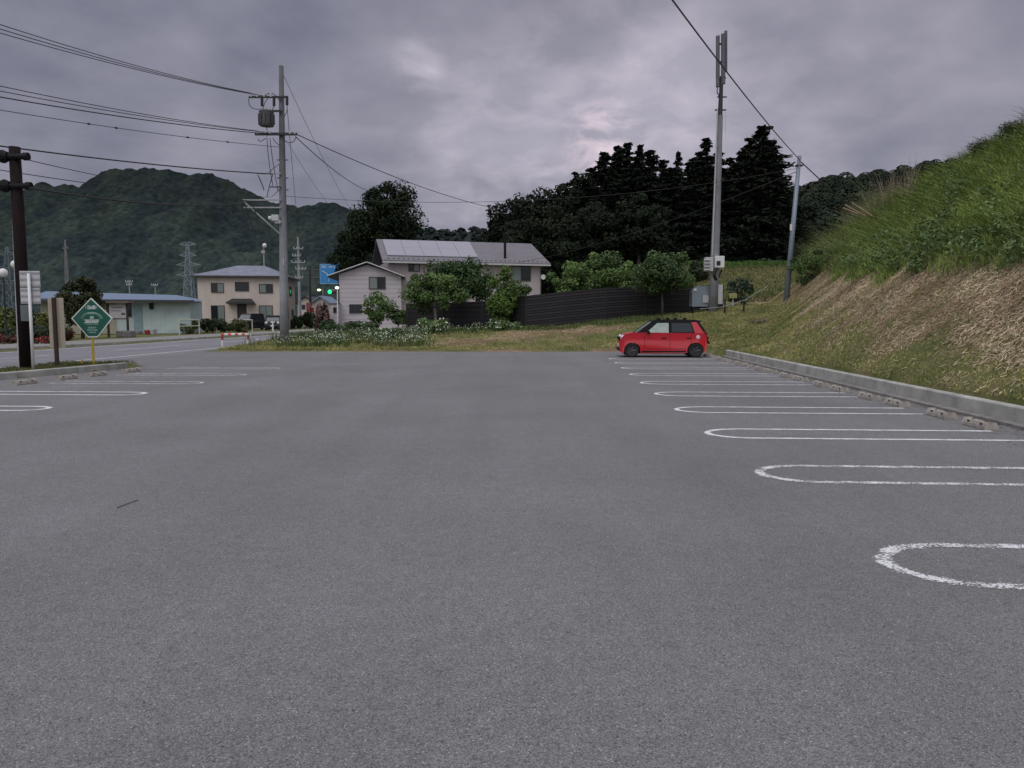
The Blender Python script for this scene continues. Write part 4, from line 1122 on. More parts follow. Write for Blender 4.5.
for y in (44, 62, 78): b.cbox(P(721, y, Yc), (.5, .1, .08))
b.tube([P(717.5, 87, Yc), P(717, 92, Yc - .05), P(719, 96, Yc - .1)], .03, 5)
b.build('bracket', M_dgrey, root)
b = MB(); b.cbox(P(720.5, 110, Yc), (.6, .08, .06)); b.cbox(P(722, 97, Yc), (.5, .08, .05)); b.cbox(P(719, 180, Yc), (.5, .3, .05)); b.build('step_bolt', M_dgrey, root)
b = MB(); b.tube([P(717.4, 110, Yc - .2), P(712.4, 255, Yc - .27)], .035, 6); b.tube([P(725.5, 112, Yc), P(725.5, 140, Yc)], .008, 4); b.build('cable', M_lgrey, root)
b = MB(); b.cbox(P(708.5, 264.5, Yc - .1), (.42, .4, .75))
for k in range(4): b.cbox(P(707, 260 + k * 3.3, Yc - .35), (.34, .12, .06))
b.build('louvred_box', M_lgrey, root, bevel=.02)
b = MB(); b.cbox(P(719, 262, Yc - .15), (.5, .36, .62)); bx = b.build('white_box', M_white, root, bevel=.02)
b = MB(); b.cbox(P(718.5, 263, Yc - .36), (.2, .03, .22)); b.build('window_plate', M_dgrey, bx)
b = MB(); b.tube([P(716, 268, Yc - .3), P(714, 275, Yc - .3), P(716, 280, Yc - .2)], .09, 6); b.tube([P(722, 270, Yc), P(718, 278, Yc)], .05, 6); b.build('cable_bundle', M_dgrey, root)
b = MB(); b.cbox(P(719.5, 294.5, Yc), (.3, .25, 1.05)); b.build('meter_box', M_lgrey, root, bevel=.02)
# grey cabinet
c = P(700, 313, 41.6); gz = Hs(c.x, 41.6)
root = thing('equipment_cabinet', (c.x, 41.6, gz), 'grey metal equipment cabinet standing left of the antenna pole', 'cabinet')
zt = P(700, 288, 41.6).z
b = MB(); b.prism([(c.x - .5, gz + .35), (c.x + .5, gz + .35), (c.x + .5, zt + .08), (c.x - .25, zt + .08), (c.x - .5, zt - .2)], 41.3, 41.9); b.build('body', mat('cabinet_grey', (.20, .24, .28), .5, .2), root, bevel=.02)
b = MB(); b.cbox((c.x + .22, 41.28, gz + .75), (.32, .04, .42)); b.build('door_panel', M_lgrey, root)
b = MB(); b.cbox((c.x - .38, 41.28, zt - .1), (.16, .04, .12)); b.build('vent_hood', M_white, root)
for sx in (-.4, .4):
    b = MB(); b.box((c.x + sx - .05, 41.35, gz - .2), (c.x + sx + .05, 41.85, gz + .36)); b.build('leg', M_dgrey, root)
# railing on the slope
root = thing('hand_rail', P(725, 311, 40), 'thin pale rail with short black posts right of the antenna pole', 'railing')
b = MB(); b.tube([P(700, 309, 40), P(722, 307, 40), P(745, 300, 40), P(768, 286, 41)], .016, 6); b.build('rail', M_grey, root)
for (px, y0, y1) in ((725, 300, 311), (744, 297, 312)):
    b = MB(); q = P(px, y0, 40.1); b.tube([(q.x, 40.1, Hs(q.x, 40.1) - .2), q], .05, 6); b.build('post', M_dgrey, root)
q = P(733, 296, 46); root = thing('marker_box', (q.x, 46, Hs(q.x, 46)), 'small faded yellow box behind the black posts of the rail', 'box')
b = MB(); b.cbox((q.x, 46, q.z), (.42, .3, .3)); b.build('box_body', mat('faded_yellow', (.3, .28, .12), .7), root, bevel=.02)
b = MB(); b.box((q.x - .04, 45.96, Hs(q.x, 46) - .1), (q.x + .04, 46.04, q.z - .15)); b.build('stake', M_lgrey, root)

# leaning steel pole
base = P(786, 303, 41); base.z = Hs(base.x, 41) - .2; top = P(799.5, 156, 41)
root = thing('steel_pole', base, 'slender blue grey steel pole leaning right on the dry slope', 'utility pole')
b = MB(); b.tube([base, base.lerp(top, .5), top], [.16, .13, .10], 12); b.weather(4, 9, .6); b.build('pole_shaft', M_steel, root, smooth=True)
b = MB(); b.cbox(base.lerp(top, .52) + Vector((-.13, -.05, 0)), (.08, .1, .35)); b.build('tag', M_white, root)
b = MB(); b.cbox(top - Vector((0, 0, .5)), (.36, .2, .07)); b.build('clamp', M_dgrey, root)

# ------------------------------------------------------------------ utility pole
Yu = 38.0
base = P(284.5, 346, Yu); base.z = Hs(base.x, Yu) - .2; top = P(281.2, 66, Yu)
root = thing('utility_pole', base, 'tall grey concrete utility pole with a transformer and crossarms on the flowery verge', 'utility pole')
b = MB(); b.tube([base] + [base.lerp(top, q) for q in (.2, .4, .5, .7)] + [top], [.23, .21, .19, .175, .15, .11], 16); b.weather(4, 10, .32); b.build('pole_shaft', M_pole, root, smooth=True)  # backlit dark top painted into the shaft colour
def arm(px0, px1, py, nm='crossarm', t=.09, m=M_dgrey, y=Yu - .22):
    b = MB(); a = P(px0, py, y); c = P(px1, py, y); b.box((a.x, y - t / 2, a.z - t / 2), (c.x, y + t / 2, a.z + t / 2)); return b.build(nm, m, root)
arm(249, 288, 97); arm(262, 282, 111); arm(255, 297, 134, t=.12); arm(256, 281, 173.5, t=.06, m=M_grey); arm(270, 281, 187, t=.05)
arm(243, 281, 200, t=.06, m=M_grey); arm(243, 281, 207.5, t=.06, m=M_grey)
b = MB(); b.tube([P(244, 202, Yu - .2), P(280, 234, Yu - .1)], .04, 5); b.tube([P(268, 172.5, Yu - .2), P(280, 163, Yu - .1)], .035, 5); b.tube([P(272, 196, Yu - .2), P(280, 189, Yu - .1)], .035, 5); b.build('brace', M_grey, root)
# transformer
c = P(266.5, 118.5, Yu - .3)
tr = MB(); tr.tube([c - Vector((0, 0, .36)), c + Vector((0, 0, .30))], .34, 16); tr.tube([c + Vector((0, 0, .30)), c + Vector((0, 0, .38))], [.36, .3], 16)
tb = tr.build('transformer', M_dgrey, root)
tb.data.materials[0] = mat('transformer_grey', (.05, .05, .058), .6, var=.2)
for k in range(7):
    b = MB(); a = math.pi * (k / 6) + math.pi; b.cbox((c.x + .38 * math.cos(a), c.y + .38 * math.sin(a), c.z - .05), (.03, .09, .5), a - math.pi / 2 + 1.57); b.build('cooling_fin', MATS['transformer_grey'], tb)
for px in (261.5, 266, 270):
    b = MB(); b.tube([P(px, 111, Yu - .3), P(px, 107, Yu - .3)], .04, 6); b.build('bushing', M_lgrey, tb)
for (px, y0, y1) in ((262, 98, 106), (274, 98, 106), (287, 97, 105)):
    b = MB(); b.tube([P(px, y0, Yu - .25), P(px, y1, Yu - .25)], .07, 8); b.build('insulator', M_dgrey, root)
for px in (251, 257, 264, 271):
    b = MB(); b.tube([P(px, 97, Yu - .25), P(px, 93, Yu - .25)], .045, 8); b.build('insulator', M_lgrey, root)
for px in (258, 264, 270, 290, 295):
    b = MB(); b.tube([P(px, 134, Yu - .25), P(px, 131.5, Yu - .25)], .05, 8); b.build('insulator', M_lgrey, root)
def hang(b, p0, p1, p2, r=.018, Y_=Yu - .25):
    A_, B_, C_ = P(*p0, Y_), P(*p1, Y_), P(*p2, Y_)
    pts = [A_ * (1 - t) ** 2 + B_ * 2 * t * (1 - t) + C_ * t * t for t in [i / 10 for i in range(11)]]
    b.tube(pts, r, 5)
b = MB()
hang(b, (249, 97), (247, 111), (261, 109)); hang(b, (262, 106), (262, 109), (262, 111)); hang(b, (274, 106), (272, 112), (270, 110)); hang(b, (287, 105), (288, 112), (284, 117))
hang(b, (264, 97), (272, 88), (279, 100)); hang(b, (270, 96), (262, 104), (264, 110)); hang(b, (258, 139), (259, 144), (266, 138)); hang(b, (266, 126), (268, 132), (267, 137))
hang(b, (267, 138), (268, 160), (273, 186)); hang(b, (270, 138), (272, 160), (278, 190)); hang(b, (296, 136), (294, 147), (283, 140)); hang(b, (273, 138), (276, 144), (280, 145))
hang(b, (258, 175), (263, 186), (264, 190), .025); hang(b, (273, 174), (268, 190), (267, 197), .02)
hang(b, (244, 202), (252, 224), (256, 240), .03); hang(b, (242, 204), (246, 222), (250, 232), .03); hang(b, (240, 201), (228, 196), (231, 212), .025); hang(b, (252, 202), (257, 215), (262, 240), .025)
b.build('jumper_cable', M_wire, root)
b = MB(); b.cbox(P(275.5, 218, Yu - .3), (.35, .25, .3)); b.cbox(P(278, 222, Yu - .25), (.3, .2, .15)); b.build('junction_box', M_lgrey, root, bevel=.02)
b = MB(); b.sphere(P(270, 218, Yu - .3), .1, 8, 6); b.build('lamp_globe', M_white, root)
for y in (160, 178, 190, 205, 225):
    b = MB(); q = P(281.8 + (y - 100) * .012, y, Yu); b.cbox(q, (.55, .05, .04)); b.build('step_bolt', M_dgrey, root)
b = MB(); b.cbox(P(283.5, 262, Yu - .22), (.04, .03, .35)); b.build('number_tag', M_lgrey, root)

# ------------------------------------------------------------------ wires
WL = []
def wire(A_, B_, sag, r, label, name='overhead_wire', beads=None, m=None):
    A_, B_ = Vector(A_), Vector(B_); n = 40
    pts = [A_.lerp(B_, i / n) - Vector((0, 0, 4 * sag * (i / n) * (1 - i / n))) for i in range(n + 1)]
    if beads is None:
        b = MB(); b.tube(pts, r, 6); return tag(b.build(name, m or M_wire), label, 'wire')
    root = thing(name, A_.lerp(B_, .5), label, 'wire')
    b = MB(); b.tube(pts, r, 6); b.build('cable', m or M_wire, root)
    for t in beads:
        b = MB(); i = t * n; p = pts[int(i)]; b.sphere(p, r * 3.2, 8, 6, (1.6, 1.6, 1)); b.build('joint', M_wire, root)
    return root
def left_wire(y0, px1, y1, sag, r, label, Y0=25.0, beads=None):
    """from the pole across the road to a point out of view on the left"""
    Bp = P(px1, y1, Yu - .25); A0 = P(0, y0, Y0); e = 1.7
    A_ = Bp + (A0 - Bp) * e; t0 = 1 - 1 / e
    s = sag; A_.z += 0
    # keep the photo's height where the wire leaves the picture
    A_.z = Bp.z + (A0.z + 4 * s * t0 * (1 - t0) - Bp.z) * e
    return wire(A_, Bp, s, r, label, beads=beads)
left_wire(24.5, 251, 93, .45, .014, 'uppermost of the three high wires running left from the top crossarm')
left_wire(29, 257, 94.5, .45, .014, 'middle of the three high wires running left from the top crossarm')
left_wire(33, 264, 96, .45, .014, 'lowest of the three high wires running left from the top crossarm')
left_wire(86, 258, 131, .35, .014, 'upper wire of the set running left from the second crossarm')
left_wire(91, 264, 132, .35, .014, 'middle wire of the set running left from the second crossarm')
left_wire(97, 270, 134, .35, .020, 'thicker lower wire of the set running left from the second crossarm')
left_wire(110, 279, 147, .3, .012, 'faint beaded wire below the second crossarm on the left', beads=(.55, .62, .75, .85))
left_wire(146, 272, 174, .3, .026, 'dark cable passing over the brown pole top to the grey pole')
left_wire(170, 270, 202, .4, .014, 'thin wire crossing the mountain between the two poles')
# from the brown pole
Yb = 18.4
def bp(px, py): return P(px, py, Yb)
wire(bp(28, 160), P(272, 197, Yu - .25), .25, .010, 'thin wire from the upper bar of the brown pole to the grey pole')
wire(bp(30, 188), P(243, 203, Yu - .25), .25, .030, 'thick black cable from the lower bar of the brown pole to the grey pole')
# rightwards
wire(P(296, 134, Yu - .2), P(505, 210, 72), .5, .022, 'upper dark cable running right from the grey pole over the round tree')
wire(P(296, 137, Yu - .2), P(372, 192, 70), .4, .022, 'lower dark cable running from the grey pole down behind the round tree')
wire(P(283, 74, Yu), P(352, 212, 70), .3, .012, 'thin steep wire from the pole top down toward the siding house')
wire(P(287, 106, Yu - .2), P(301, 262, 95), .2, .014, 'nearly vertical wire falling right of the grey pole')
wire(P(286, 140, Yu), P(337, 215, 60), .2, .010, 'faint diagonal wire from the second crossarm toward the house')
wire(P(284, 196, Yu), P(799, 168, 41), .9, .011, 'long thin wire crossing from the grey pole to the leaning steel pole')
wire(P(798, 171, 41), P(520, 262, 74), .6, .018, 'cable falling left from the steel pole in front of the dark grove')
# heavy cable over the car park
a0 = P(640, -60, 15); wire(P(505, -230, 10), P(800, 160, 41), .25, .021, 'thick twisted cable coming down from overhead to the leaning steel pole', m=mat('cable_grey', (.045, .045, .05), .6))
wire(P(800, 161, 41), P(1000, 330, 90), .5, .03, 'short cable end leaving the steel pole to the right')
bpy.data.objects.remove(bpy.data.objects[-1]) if False else None

# ------------------------------------------------------------------ brown pole, signs on the left
base = P(27, 371.5, 19.45); base.z = .05; top = P(14.5, 147, base.y)
root = thing('brown_pole', base, 'dark brown round pole with two stubby crossbars at the left edge', 'pole')
b = MB(); b.tube([base, base.lerp(top, .5), top], [.155, .145, .13], 18); b.build('pole_shaft', M_brown, root, smooth=True)
for (y, dx) in ((156.5, 0), (186, .02)):
    Yp = base.y - .12; b = MB(); c = P(15 + (y - 156) * .07, y, Yp)
    b.tube([c + Vector((-1.1, 0, 0)), c + Vector((.22 + dx, 0, 0))], .075, 10); bar = b.build('crossbar', M_black, root)
    b = MB(); b.tube([c + Vector((.22 + dx, 0, 0)), c + Vector((.34 + dx, 0, 0))], .10, 10); b.build('end_knob', M_black, bar)
    b = MB(); b.tube([c + Vector((-.42, 0, 0)), c + Vector((-.30, 0, 0)), c + Vector((-.17, 0, 0))], [.13, .17, .11], 12); b.tube([c + Vector((-.60, 0, 0)), c + Vector((-.42, 0, 0))], .13, 12); b.build('insulator', M_black, bar)
b = MB(); b.tube([base + Vector((-.17, -.05, .1)), P(12.2, 205, base.y - .05)], .018, 6); b.build('conduit', M_lgrey, root)

g = P(33.4, 371.5, base.y - .28); g.z = .1
root = thing('sign_post', g, 'white signpost seen from behind carrying grey ribbed panels beside the brown pole', 'sign')
b = MB(); tp_ = P(28.5, 273.5, g.y); b.tube([g - Vector((0, 0, .1)), tp_], .038, 10); b.build('post', M_white, root, smooth=True)
for (y0, y1, x0, x1, m) in ((271, 287.5, 20.2, 39.6, M_lgrey), (288, 304, 21, 40, M_lgrey)):
    a = P(x0, y1, g.y + .07); c = P(x1, y0, g.y + .07); b = MB(); b.box((a.x, g.y + .06, a.z), (c.x, g.y + .085, c.z)); pn = b.build('sign_panel', m, root, bevel=.01)
    for k in range(3):
        z = a.z + (c.z - a.z) * (.12 + .38 * k); b = MB(); b.box((a.x + .01, g.y + .045, z - .02), (c.x - .01, g.y + .058, z + .02)); b.build('rib', M_grey, pn)
a = P(27, 321, g.y + .3); c = P(37, 305, g.y + .3); b = MB(); b.box((a.x, g.y + .06, a.z), (c.x, g.y + .085, c.z)); b.build('lower_panel', mat('panel_slate', (.09, .11, .12), .6), root)

g = G(57.5, 368, .12)
root = thing('notice_board', g, 'tall narrow beige board on a brown post seen from behind', 'sign')
a = P(50.5, 348, g.y + .05); c = P(63.2, 298, g.y + .05); b = MB(); b.box((a.x, g.y + .035, a.z), (c.x, g.y + .06, c.z)); b.build('board', M_board, root, bevel=.006)
tp_ = P(54.8, 297.5, g.y); b = MB(); b.box((g.x - .045, g.y - .04, .02), (g.x + .045, g.y + .03, tp_.z)); b.build('post', M_brown2, root, bevel=.006)

# green diamond sign
Ys = 21.15; g = P(93, 366.5, Ys); g.z = .10
root = thing('diamond_sign', (g.x, Ys, .1), 'green diamond sign with white border and lettering on a yellow post', 'sign')
c = P(92.1, 318.3, Ys); k = Ys / F
b = MB(); b.tube([(g.x, Ys + .04, -.05), (g.x, Ys + .04, c.z - .2)], .035, 10); b.build('post', M_yel, root)
def dpoly(s, x=c.x, z=c.z):
    hw = 20.6 * k * s; ht = 20.3 * k * s; cut = 19.0 * k * s; xx = hw * (1 - 19.0 / 20.3) + .0
    return [(x - 4.6 * k, z - cut + (1 - s) * .0), (x + 4.6 * k, z - cut), (x + hw, z), (x, z + ht), (x - hw, z)]
b = MB(); b.prism(dpoly(1.0), Ys - .012, Ys + .012); b.build('border', M_signw, root)
b = MB(); b.prism(dpoly(.93), Ys - .016, Ys - .0125); pn = b.build('panel', M_green, root)
fr_ = random.Random(5)
def glyphs(b, cx, cz, w, h, n, Yf, fill=.85):
    """small block letters made of strokes, too far away to read"""
    cw = w / n
    for i in range(n):
        x0 = cx - w / 2 + cw * i + cw * .06; x1 = x0 + cw * .84
        for f_ in (0, .5, 1):
            if fr_.random() < fill: z = cz - h / 2 + h * f_; b.box((x0, Yf - .002, z - h * .12), (x1, Yf, z + h * .12))
        for f_ in (0, .5, 1):
            if fr_.random() < fill * .8: x = x0 + (x1 - x0) * f_; b.box((x - cw * .11, Yf - .0035, cz - h / 2), (x + cw * .11, Yf - .0021, cz + h / 2))
b = MB(); Yf = Ys - .0165
glyphs(b, c.x, c.z + 10.9 * k, 8.5 * k, 2.9 * k, 3, Yf)
for s in (-1, 1): b.box((c.x + s * 5.6 * k - .004, Yf - .002, c.z + 9.4 * k), (c.x + s * 5.6 * k + .004, Yf, c.z + 12.6 * k))
glyphs(b, c.x + .2 * k, c.z + .7 * k, 3.6 * k, 2.2 * k, 3, Yf)
glyphs(b, c.x - .2 * k, c.z - 3.0 * k, 15.5 * k, 2.8 * k, 7, Yf)
b.build('lettering', M_signw, pn)
b = MB()
for rr, w_ in ((10.2, .35), (8.6, .25)):
    pts = [(c.x + rr * k * math.cos(a) * 1.0, Yf, c.z - .5 * k + rr * .62 * k * math.sin(a)) for a in [math.pi * i / 18 for i in range(19)]]
    b.tube(pts, w_ * k, 4)
glyphs(b, c.x, c.z + 4.8 * k, 8 * k, 1.2 * k, 8, Yf - .004)
glyphs(b, c.x, c.z - 5.8 * k, 13 * k, .7 * k, 14, Yf); glyphs(b, c.x, c.z - 9.3 * k, 8 * k, 1.3 * k, 6, Yf); glyphs(b, c.x, c.z - 11.6 * k, 10 * k, 1.3 * k, 9, Yf); glyphs(b, c.x, c.z - 14 * k, 7 * k, 1.2 * k, 6, Yf)
b.build('small_print', mat('sign_print', (.28, .42, .38), .5), pn)
# small yellow stub beside it
q = G(82, 365, .12); b = MB(); b.tube([q - Vector((0, 0, .1)), q + Vector((0, 0, .16))], .03, 8); tag(b.build('marker_stub', M_yel), 'tiny yellow stub standing on the kerb left of the yellow post', 'marker')

# globe lamps at the left edge
for (px, py, Yl, lab) in ((3, 273, 40, 'white globe lamp on a thin post at the left edge, lower of two'), (15.2, 264.5, 43, 'white globe lamp half hidden behind the brown pole, higher of two')):
    q = P(px, py, Yl); root = thing('globe_lamp', (q.x, Yl, .1), lab, 'street lamp', 'white globe lamps')
    b = MB(); b.sphere(q, .24, 14, 10); b.build('globe', M_white, root, smooth=True)
    b = MB(); b.tube([(q.x, Yl, 0), (q.x, Yl, q.z - .2)], .04, 8); b.build('post', M_dgrey, root)

# wooden information board across the road
Yn = 52; a = P(106, 331, Yn); c = P(131, 302, Yn)
root = thing('information_board', P(124, 335, Yn), 'roofed wooden information board with a white poster across the road', 'sign')
root.location.z = .14
b = MB(); q0 = P(110, 318, Yn); q1 = P(126, 305, Yn); b.box((q0.x, Yn - .03, q0.z), (q1.x, Yn, q1.z)); pb = b.build('poster', mat('poster', (.48, .45, .47), .6, var=.04), root)
b = MB(); glyphs(b, (q0.x + q1.x) / 2, q1.z - .18, .8, .06, 9, Yn - .031, .9); glyphs(b, (q0.x + q1.x) / 2 - .1, q1.z - .40, .7, .05, 9, Yn - .031, .7)
b.box((q1.x - .33, Yn - .034, q0.z + .2), (q1.x - .08, Yn - .031, q0.z + .36)); b.build('lettering', mat('poster_ink', (.08, .08, .12), .7), pb)
for px in (108, 127.5):
    x = P(px, 320, Yn).x; b = MB(); b.box((x - .06, Yn - .05, .1), (x + .06, Yn + .07, P(px, 303.5, Yn).z)); b.build('post', M_brown2, root)
z = P(118, 303, Yn).z; b = MB(); b.box((P(105, 303, Yn).x, Yn - .35, z), (P(131, 303, Yn).x, Yn + .35, z + .10)); b.build('roof', mat('board_roof', (.17, .12, .10), .8), root, bevel=.01)
b = MB(); z = P(118, 318.6, Yn).z; b.box((q0.x, Yn - .045, z - .05), (q1.x, Yn + .02, z + .02)); b.build('crossbar', M_brown2, root)
x = P(126.5, 330, Yn).x
st = MB(); st.box((x - .55, Yn - .4, .1), (x + .45, Yn + .4, .55)); tag(st.build('stone_base', M_conc_d, bevel=.05), 'dark stone block at the foot of the information board', 'stone')
# flower pots and clutter by the wall
for (px, py, wpx, hpx, m, lab) in ((148, 330, 5, 4.5, M_redd, 'dark red crate by the green building wall'), (153, 330, 4, 5.5, M_lgrey, 'pale planter beside the dark red crate'), (138, 330.5, 5, 3.5, M_grey, 'low grey planter left of the crate')):
    q = P(px, py, 58.5); w_, h_ = wpx / F * 58.5, hpx / F * 58.5
    b = MB(); b.add([(q.x - w_ * .4, 58.3, .14), (q.x + w_ * .4, 58.3, .14), (q.x + w_ * .4, 58.8, .14), (q.x - w_ * .4, 58.8, .14), (q.x - w_ / 2, 58.2, .14 + h_), (q.x + w_ / 2, 58.2, .14 + h_), (q.x + w_ / 2, 58.9, .14 + h_), (q.x - w_ / 2, 58.9, .14 + h_)],
                      [[(0, 3, 2, 1)], [(4, 5, 6, 7)], [(0, 1, 5, 4)], [(1, 2, 6, 5)], [(2, 3, 7, 6)], [(3, 0, 4, 7)]])
    tag(b.build('planter', m, bevel=.03), lab, 'planter')

# white guard rails across the road
def guard(p0, p1, Yc0, Yc1, h, label, m, pm=None, rails=(1.0, .55), name='guard_rail', nposts=2, z=.14, r=.05):
    a = P(p0, 320, Yc0); c = P(p1, 320, Yc1); a.z = c.z = z
    root = thing(name, a.lerp(c, .5), label, 'guard rail')
    for i in range(nposts):
        q = a.lerp(c, i / (nposts - 1)); b = MB(); b.tube([q - Vector((0, 0, .1)), q + Vector((0, 0, h + .05))], r, 8); b.build('post', pm or m, root)
    for f_ in rails:
        b = MB(); b.tube([a + Vector((0, 0, h * f_)), c + Vector((0, 0, h * f_))], r * .9, 8); b.build('rail', m, root)
    return root
M_cream_p = mat('cream_paint', (.5, .49, .42), .6)
guard(179, 199, 59, 62, 1.15, 'cream double guard rail at the corner of the green building', M_cream_p)
guard(229, 252, 66, 68, 1.1, 'thin cream guard rail in front of the dark parked cars', M_cream_p, nposts=2, rails=(1.0,))
guard(214, 216, 66, 66, 1.0, 'short cream post pair left of the yellow green bush', M_cream_p, rails=(1.0,), name='bollard')
q = P(273, 333, 66)
root = thing('meter_post', (q.x, 66, .14), 'short white T shaped post in front of the black car', 'post')
b = MB(); b.tube([(q.x, 66, .1), (q.x, 66, 1.0)], .07, 8); b.build('post', M_white, root); b = MB(); b.cbox((q.x, 66, 1.05), (.34, .16, .12)); b.build('cap', M_white, root, bevel=.02)
# orange and white barrier on the verge
Ybar = 38.6
root = thing('road_barrier', P(235, 346, Ybar), 'low orange and white barrier with red posts at the tip of the verge', 'barrier')
root.location.z = .05
xa, xb = P(222.3, 340, Ybar).x, P(248.2, 340, Ybar).x
for x, px in ((xa, 222), (xb, 248)):
    b = MB(); b.tube([(x, Ybar, -.05), (x, Ybar, .32)], .05, 10); po = b.build('post', M_white, root)
    b = MB(); b.tube([(x, Ybar, .321), (x, Ybar, .66)], .053, 10); b.build('red_sleeve', M_redd, po)
n = 8
for i in range(n):
    x0, x1 = xa - .05 + (xb - xa + .1) * i / n, xa - .05 + (xb - xa + .1) * (i + 1) / n
    b = MB(); b.tube([(x0, Ybar, .61), (x1, Ybar, .61)], .06, 10); b.build('rail_band', M_white if i % 2 else M_orange, root)
# small dark/white end post behind the barrier
# ------------------------------------------------------------------ blue road sign, traffic light
Yg = 96
q = P(311, 329, Yg)
root = thing('road_sign', (q.x, Yg, .0), 'blue direction sign with a white arrow hung from a dark pole over the road', 'road sign')
b = MB(); b.tube([(q.x, Yg, -.1), (q.x, Yg, P(311, 266, Yg).z)], .14, 10); b.build('pole', M_frame, root)
b = MB()
for y in (270, 278, 283): b.tube([P(311, y, Yg), P(346, y, Yg)], .06, 6)
b.tube([P(302, 270, Yg), P(311, 270, Yg)], .05, 6)
b.build('arm', M_frame, root)
a = P(320, 284, Yg - .2); c = P(346, 264, Yg - .2)
b = MB(); b.box((a.x, Yg - .22, a.z), (c.x, Yg - .16, c.z)); pn = b.build('panel', M_blue, root)
b = MB(); k = Yg / F; Yf = Yg - .225
def pxz(px, py): v = P(px, py, Yf); return (v.x, Yf, v.z)
b.tube([pxz(329, 282), pxz(329, 277), pxz(327, 274), pxz(322, 271)], .075, 4)
b.tube([pxz(329, 278), pxz(333, 277.5)], .05, 4)
b.tube([pxz(320.3, 283.7), pxz(320.3, 264.3), pxz(345.8, 264.3), pxz(345.8, 283.7), pxz(320.3, 283.7)], .03, 4)
cz = P(330, 266.8, Yf).z; glyphs(b, P(324, 267, Yf).x, cz, .62, .22, 2, Yf); glyphs(b, P(332, 267, Yf).x, cz, .75, .2, 2, Yf); glyphs(b, P(340, 274, Yf).x, cz - .8, .6, .2, 2, Yf)
b.build('lettering', mat('sign_arrow_white', (.40, .52, .62), .5), pn)
Yt = 110; q = P(345, 328, Yt)
root = thing('traffic_light', (q.x, Yt, 0), 'traffic light showing green over the far crossing', 'traffic light')
b = MB(); b.tube([(q.x, Yt, 0), (q.x, Yt, P(345, 289, Yt).z)], .1, 8); b.tube([P(345, 290, Yt), P(330, 290, Yt)], .05, 6); b.build('pole', M_grey, root)
hz = P(332, 292, Yt); b = MB(); b.cbox((hz.x, Yt - .15, hz.z), (1.25, .25, .45)); hd = b.build('signal_head', M_dgrey, root, bevel=.05)
b = MB(); b.sphere((hz.x - .25, Yt - .32, hz.z), .30, 14, 8, (1, .4, 1)); b.build('green_lens', M_lampg, hd, smooth=True)
b = MB(); b.disc((hz.x + .35, Yt - .30, hz.z), .14, 'y', .03); b.build('red_lens', M_tail, hd)
q = P(319, 290, 118)
root = thing('street_lamp', (q.x, 118, 0), 'small lit yellowish lamp left of the green traffic light', 'street lamp')
b = MB(); b.tube([(q.x + .6, 118, 0), (q.x + .6, 118, q.z + .1), (q.x, 118, q.z + .1)], .06, 6); b.build('post', M_grey, root)
b = MB(); b.sphere(q, .26, 10, 6, (1.2, 1, .7)); b.build('lamp_head', mat('lamp_lit_warm', (.8, .75, .5), .4, emit=((1, .9, .6), 1.3)), root)
# red and yellow shop flags/signs by the dark pole
for (px, py, w_, h_, m, nm, lab) in ((308.5, 307, .6, 1.1, mat('faded_red', (.42, .13, .14), .6), 'banner_sign', 'small faded red sign left of the dark pole'), (312, 310, .5, .6, M_redd, 'warning_sign', 'dark red round edged sign on the dark pole')):
    q = P(px, py, 95); root = thing(nm, (q.x, 95, 0), lab, 'sign')
    b = MB(); b.cbox((q.x, 95, q.z), (w_, .05, h_)); b.build('panel', m, root, bevel=.02)
    b = MB(); b.tube([(q.x, 95.08, 0), (q.x, 95.08, q.z)], .04, 6); b.build('post', M_grey, root)

# ------------------------------------------------------------------ distant poles and pylons
def far_pole(px, pyt, pyb, Yc, arms, label, r=.16, m=None, name='utility_pole'):
    q = P(px, pyt, Yc); zb = 0
    root = thing(name, (q.x, Yc, zb), label, 'utility pole')
    b = MB(); b.tube([(q.x, Yc, -.2), (q.x, Yc, q.z)], [r * 1.2, r * .7], 8); b.build('pole_shaft', m or M_pole, root)
    for (y, x0, x1) in arms:
        b = MB(); z = P(px, y, Yc).z; a, c = P(x0, y, Yc).x, P(x1, y, Yc).x; b.box((a, Yc - .2, z - .06), (c, Yc - .08, z + .06)); b.build('crossarm', M_grey, root)
        for k in range(4):
            x = a + (c - a) * k / 3; b = MB(); b.tube([(x, Yc - .14, z + .06), (x, Yc - .14, z + .3)], .06, 6); b.build('insulator', M_lgrey, root)
far_pole(298, 237, 328, 105, [(249, 294, 303), (256, 293, 301), (262.5, 292, 305), (269, 296, 306), (278, 296, 303)], 'far concrete utility pole crowded with crossarms right of the beige house', r=.2)
far_pole(263.5, 244, 300, 100, [(253, 262, 265)], 'far pole with a round lamp rising above the beige roof', r=.13)
q = P(264.6, 245.5, 99.8); b = MB(); b.sphere(q, .3, 10, 8); o = b.build('pole_lamp', M_white, None, smooth=True); tag(o, 'round pale lamp on the far pole above the beige house', 'lamp')
lp = [x for x in bpy.data.objects if x.get('label', '').startswith('far pole with a round')][0]
for kk in ('label', 'category'): del o[kk]
o.parent = lp; o.location = Vector(o.location) - Vector(lp.location)
far_pole(129, 280, 320, 120, [(282, 126, 133), (285, 127, 132)], 'small far pole with two short arms above the green building', r=.12)
far_pole(155, 284, 320, 125, [(285.5, 152, 158)], 'thin far pole with one arm above the green building', r=.12)

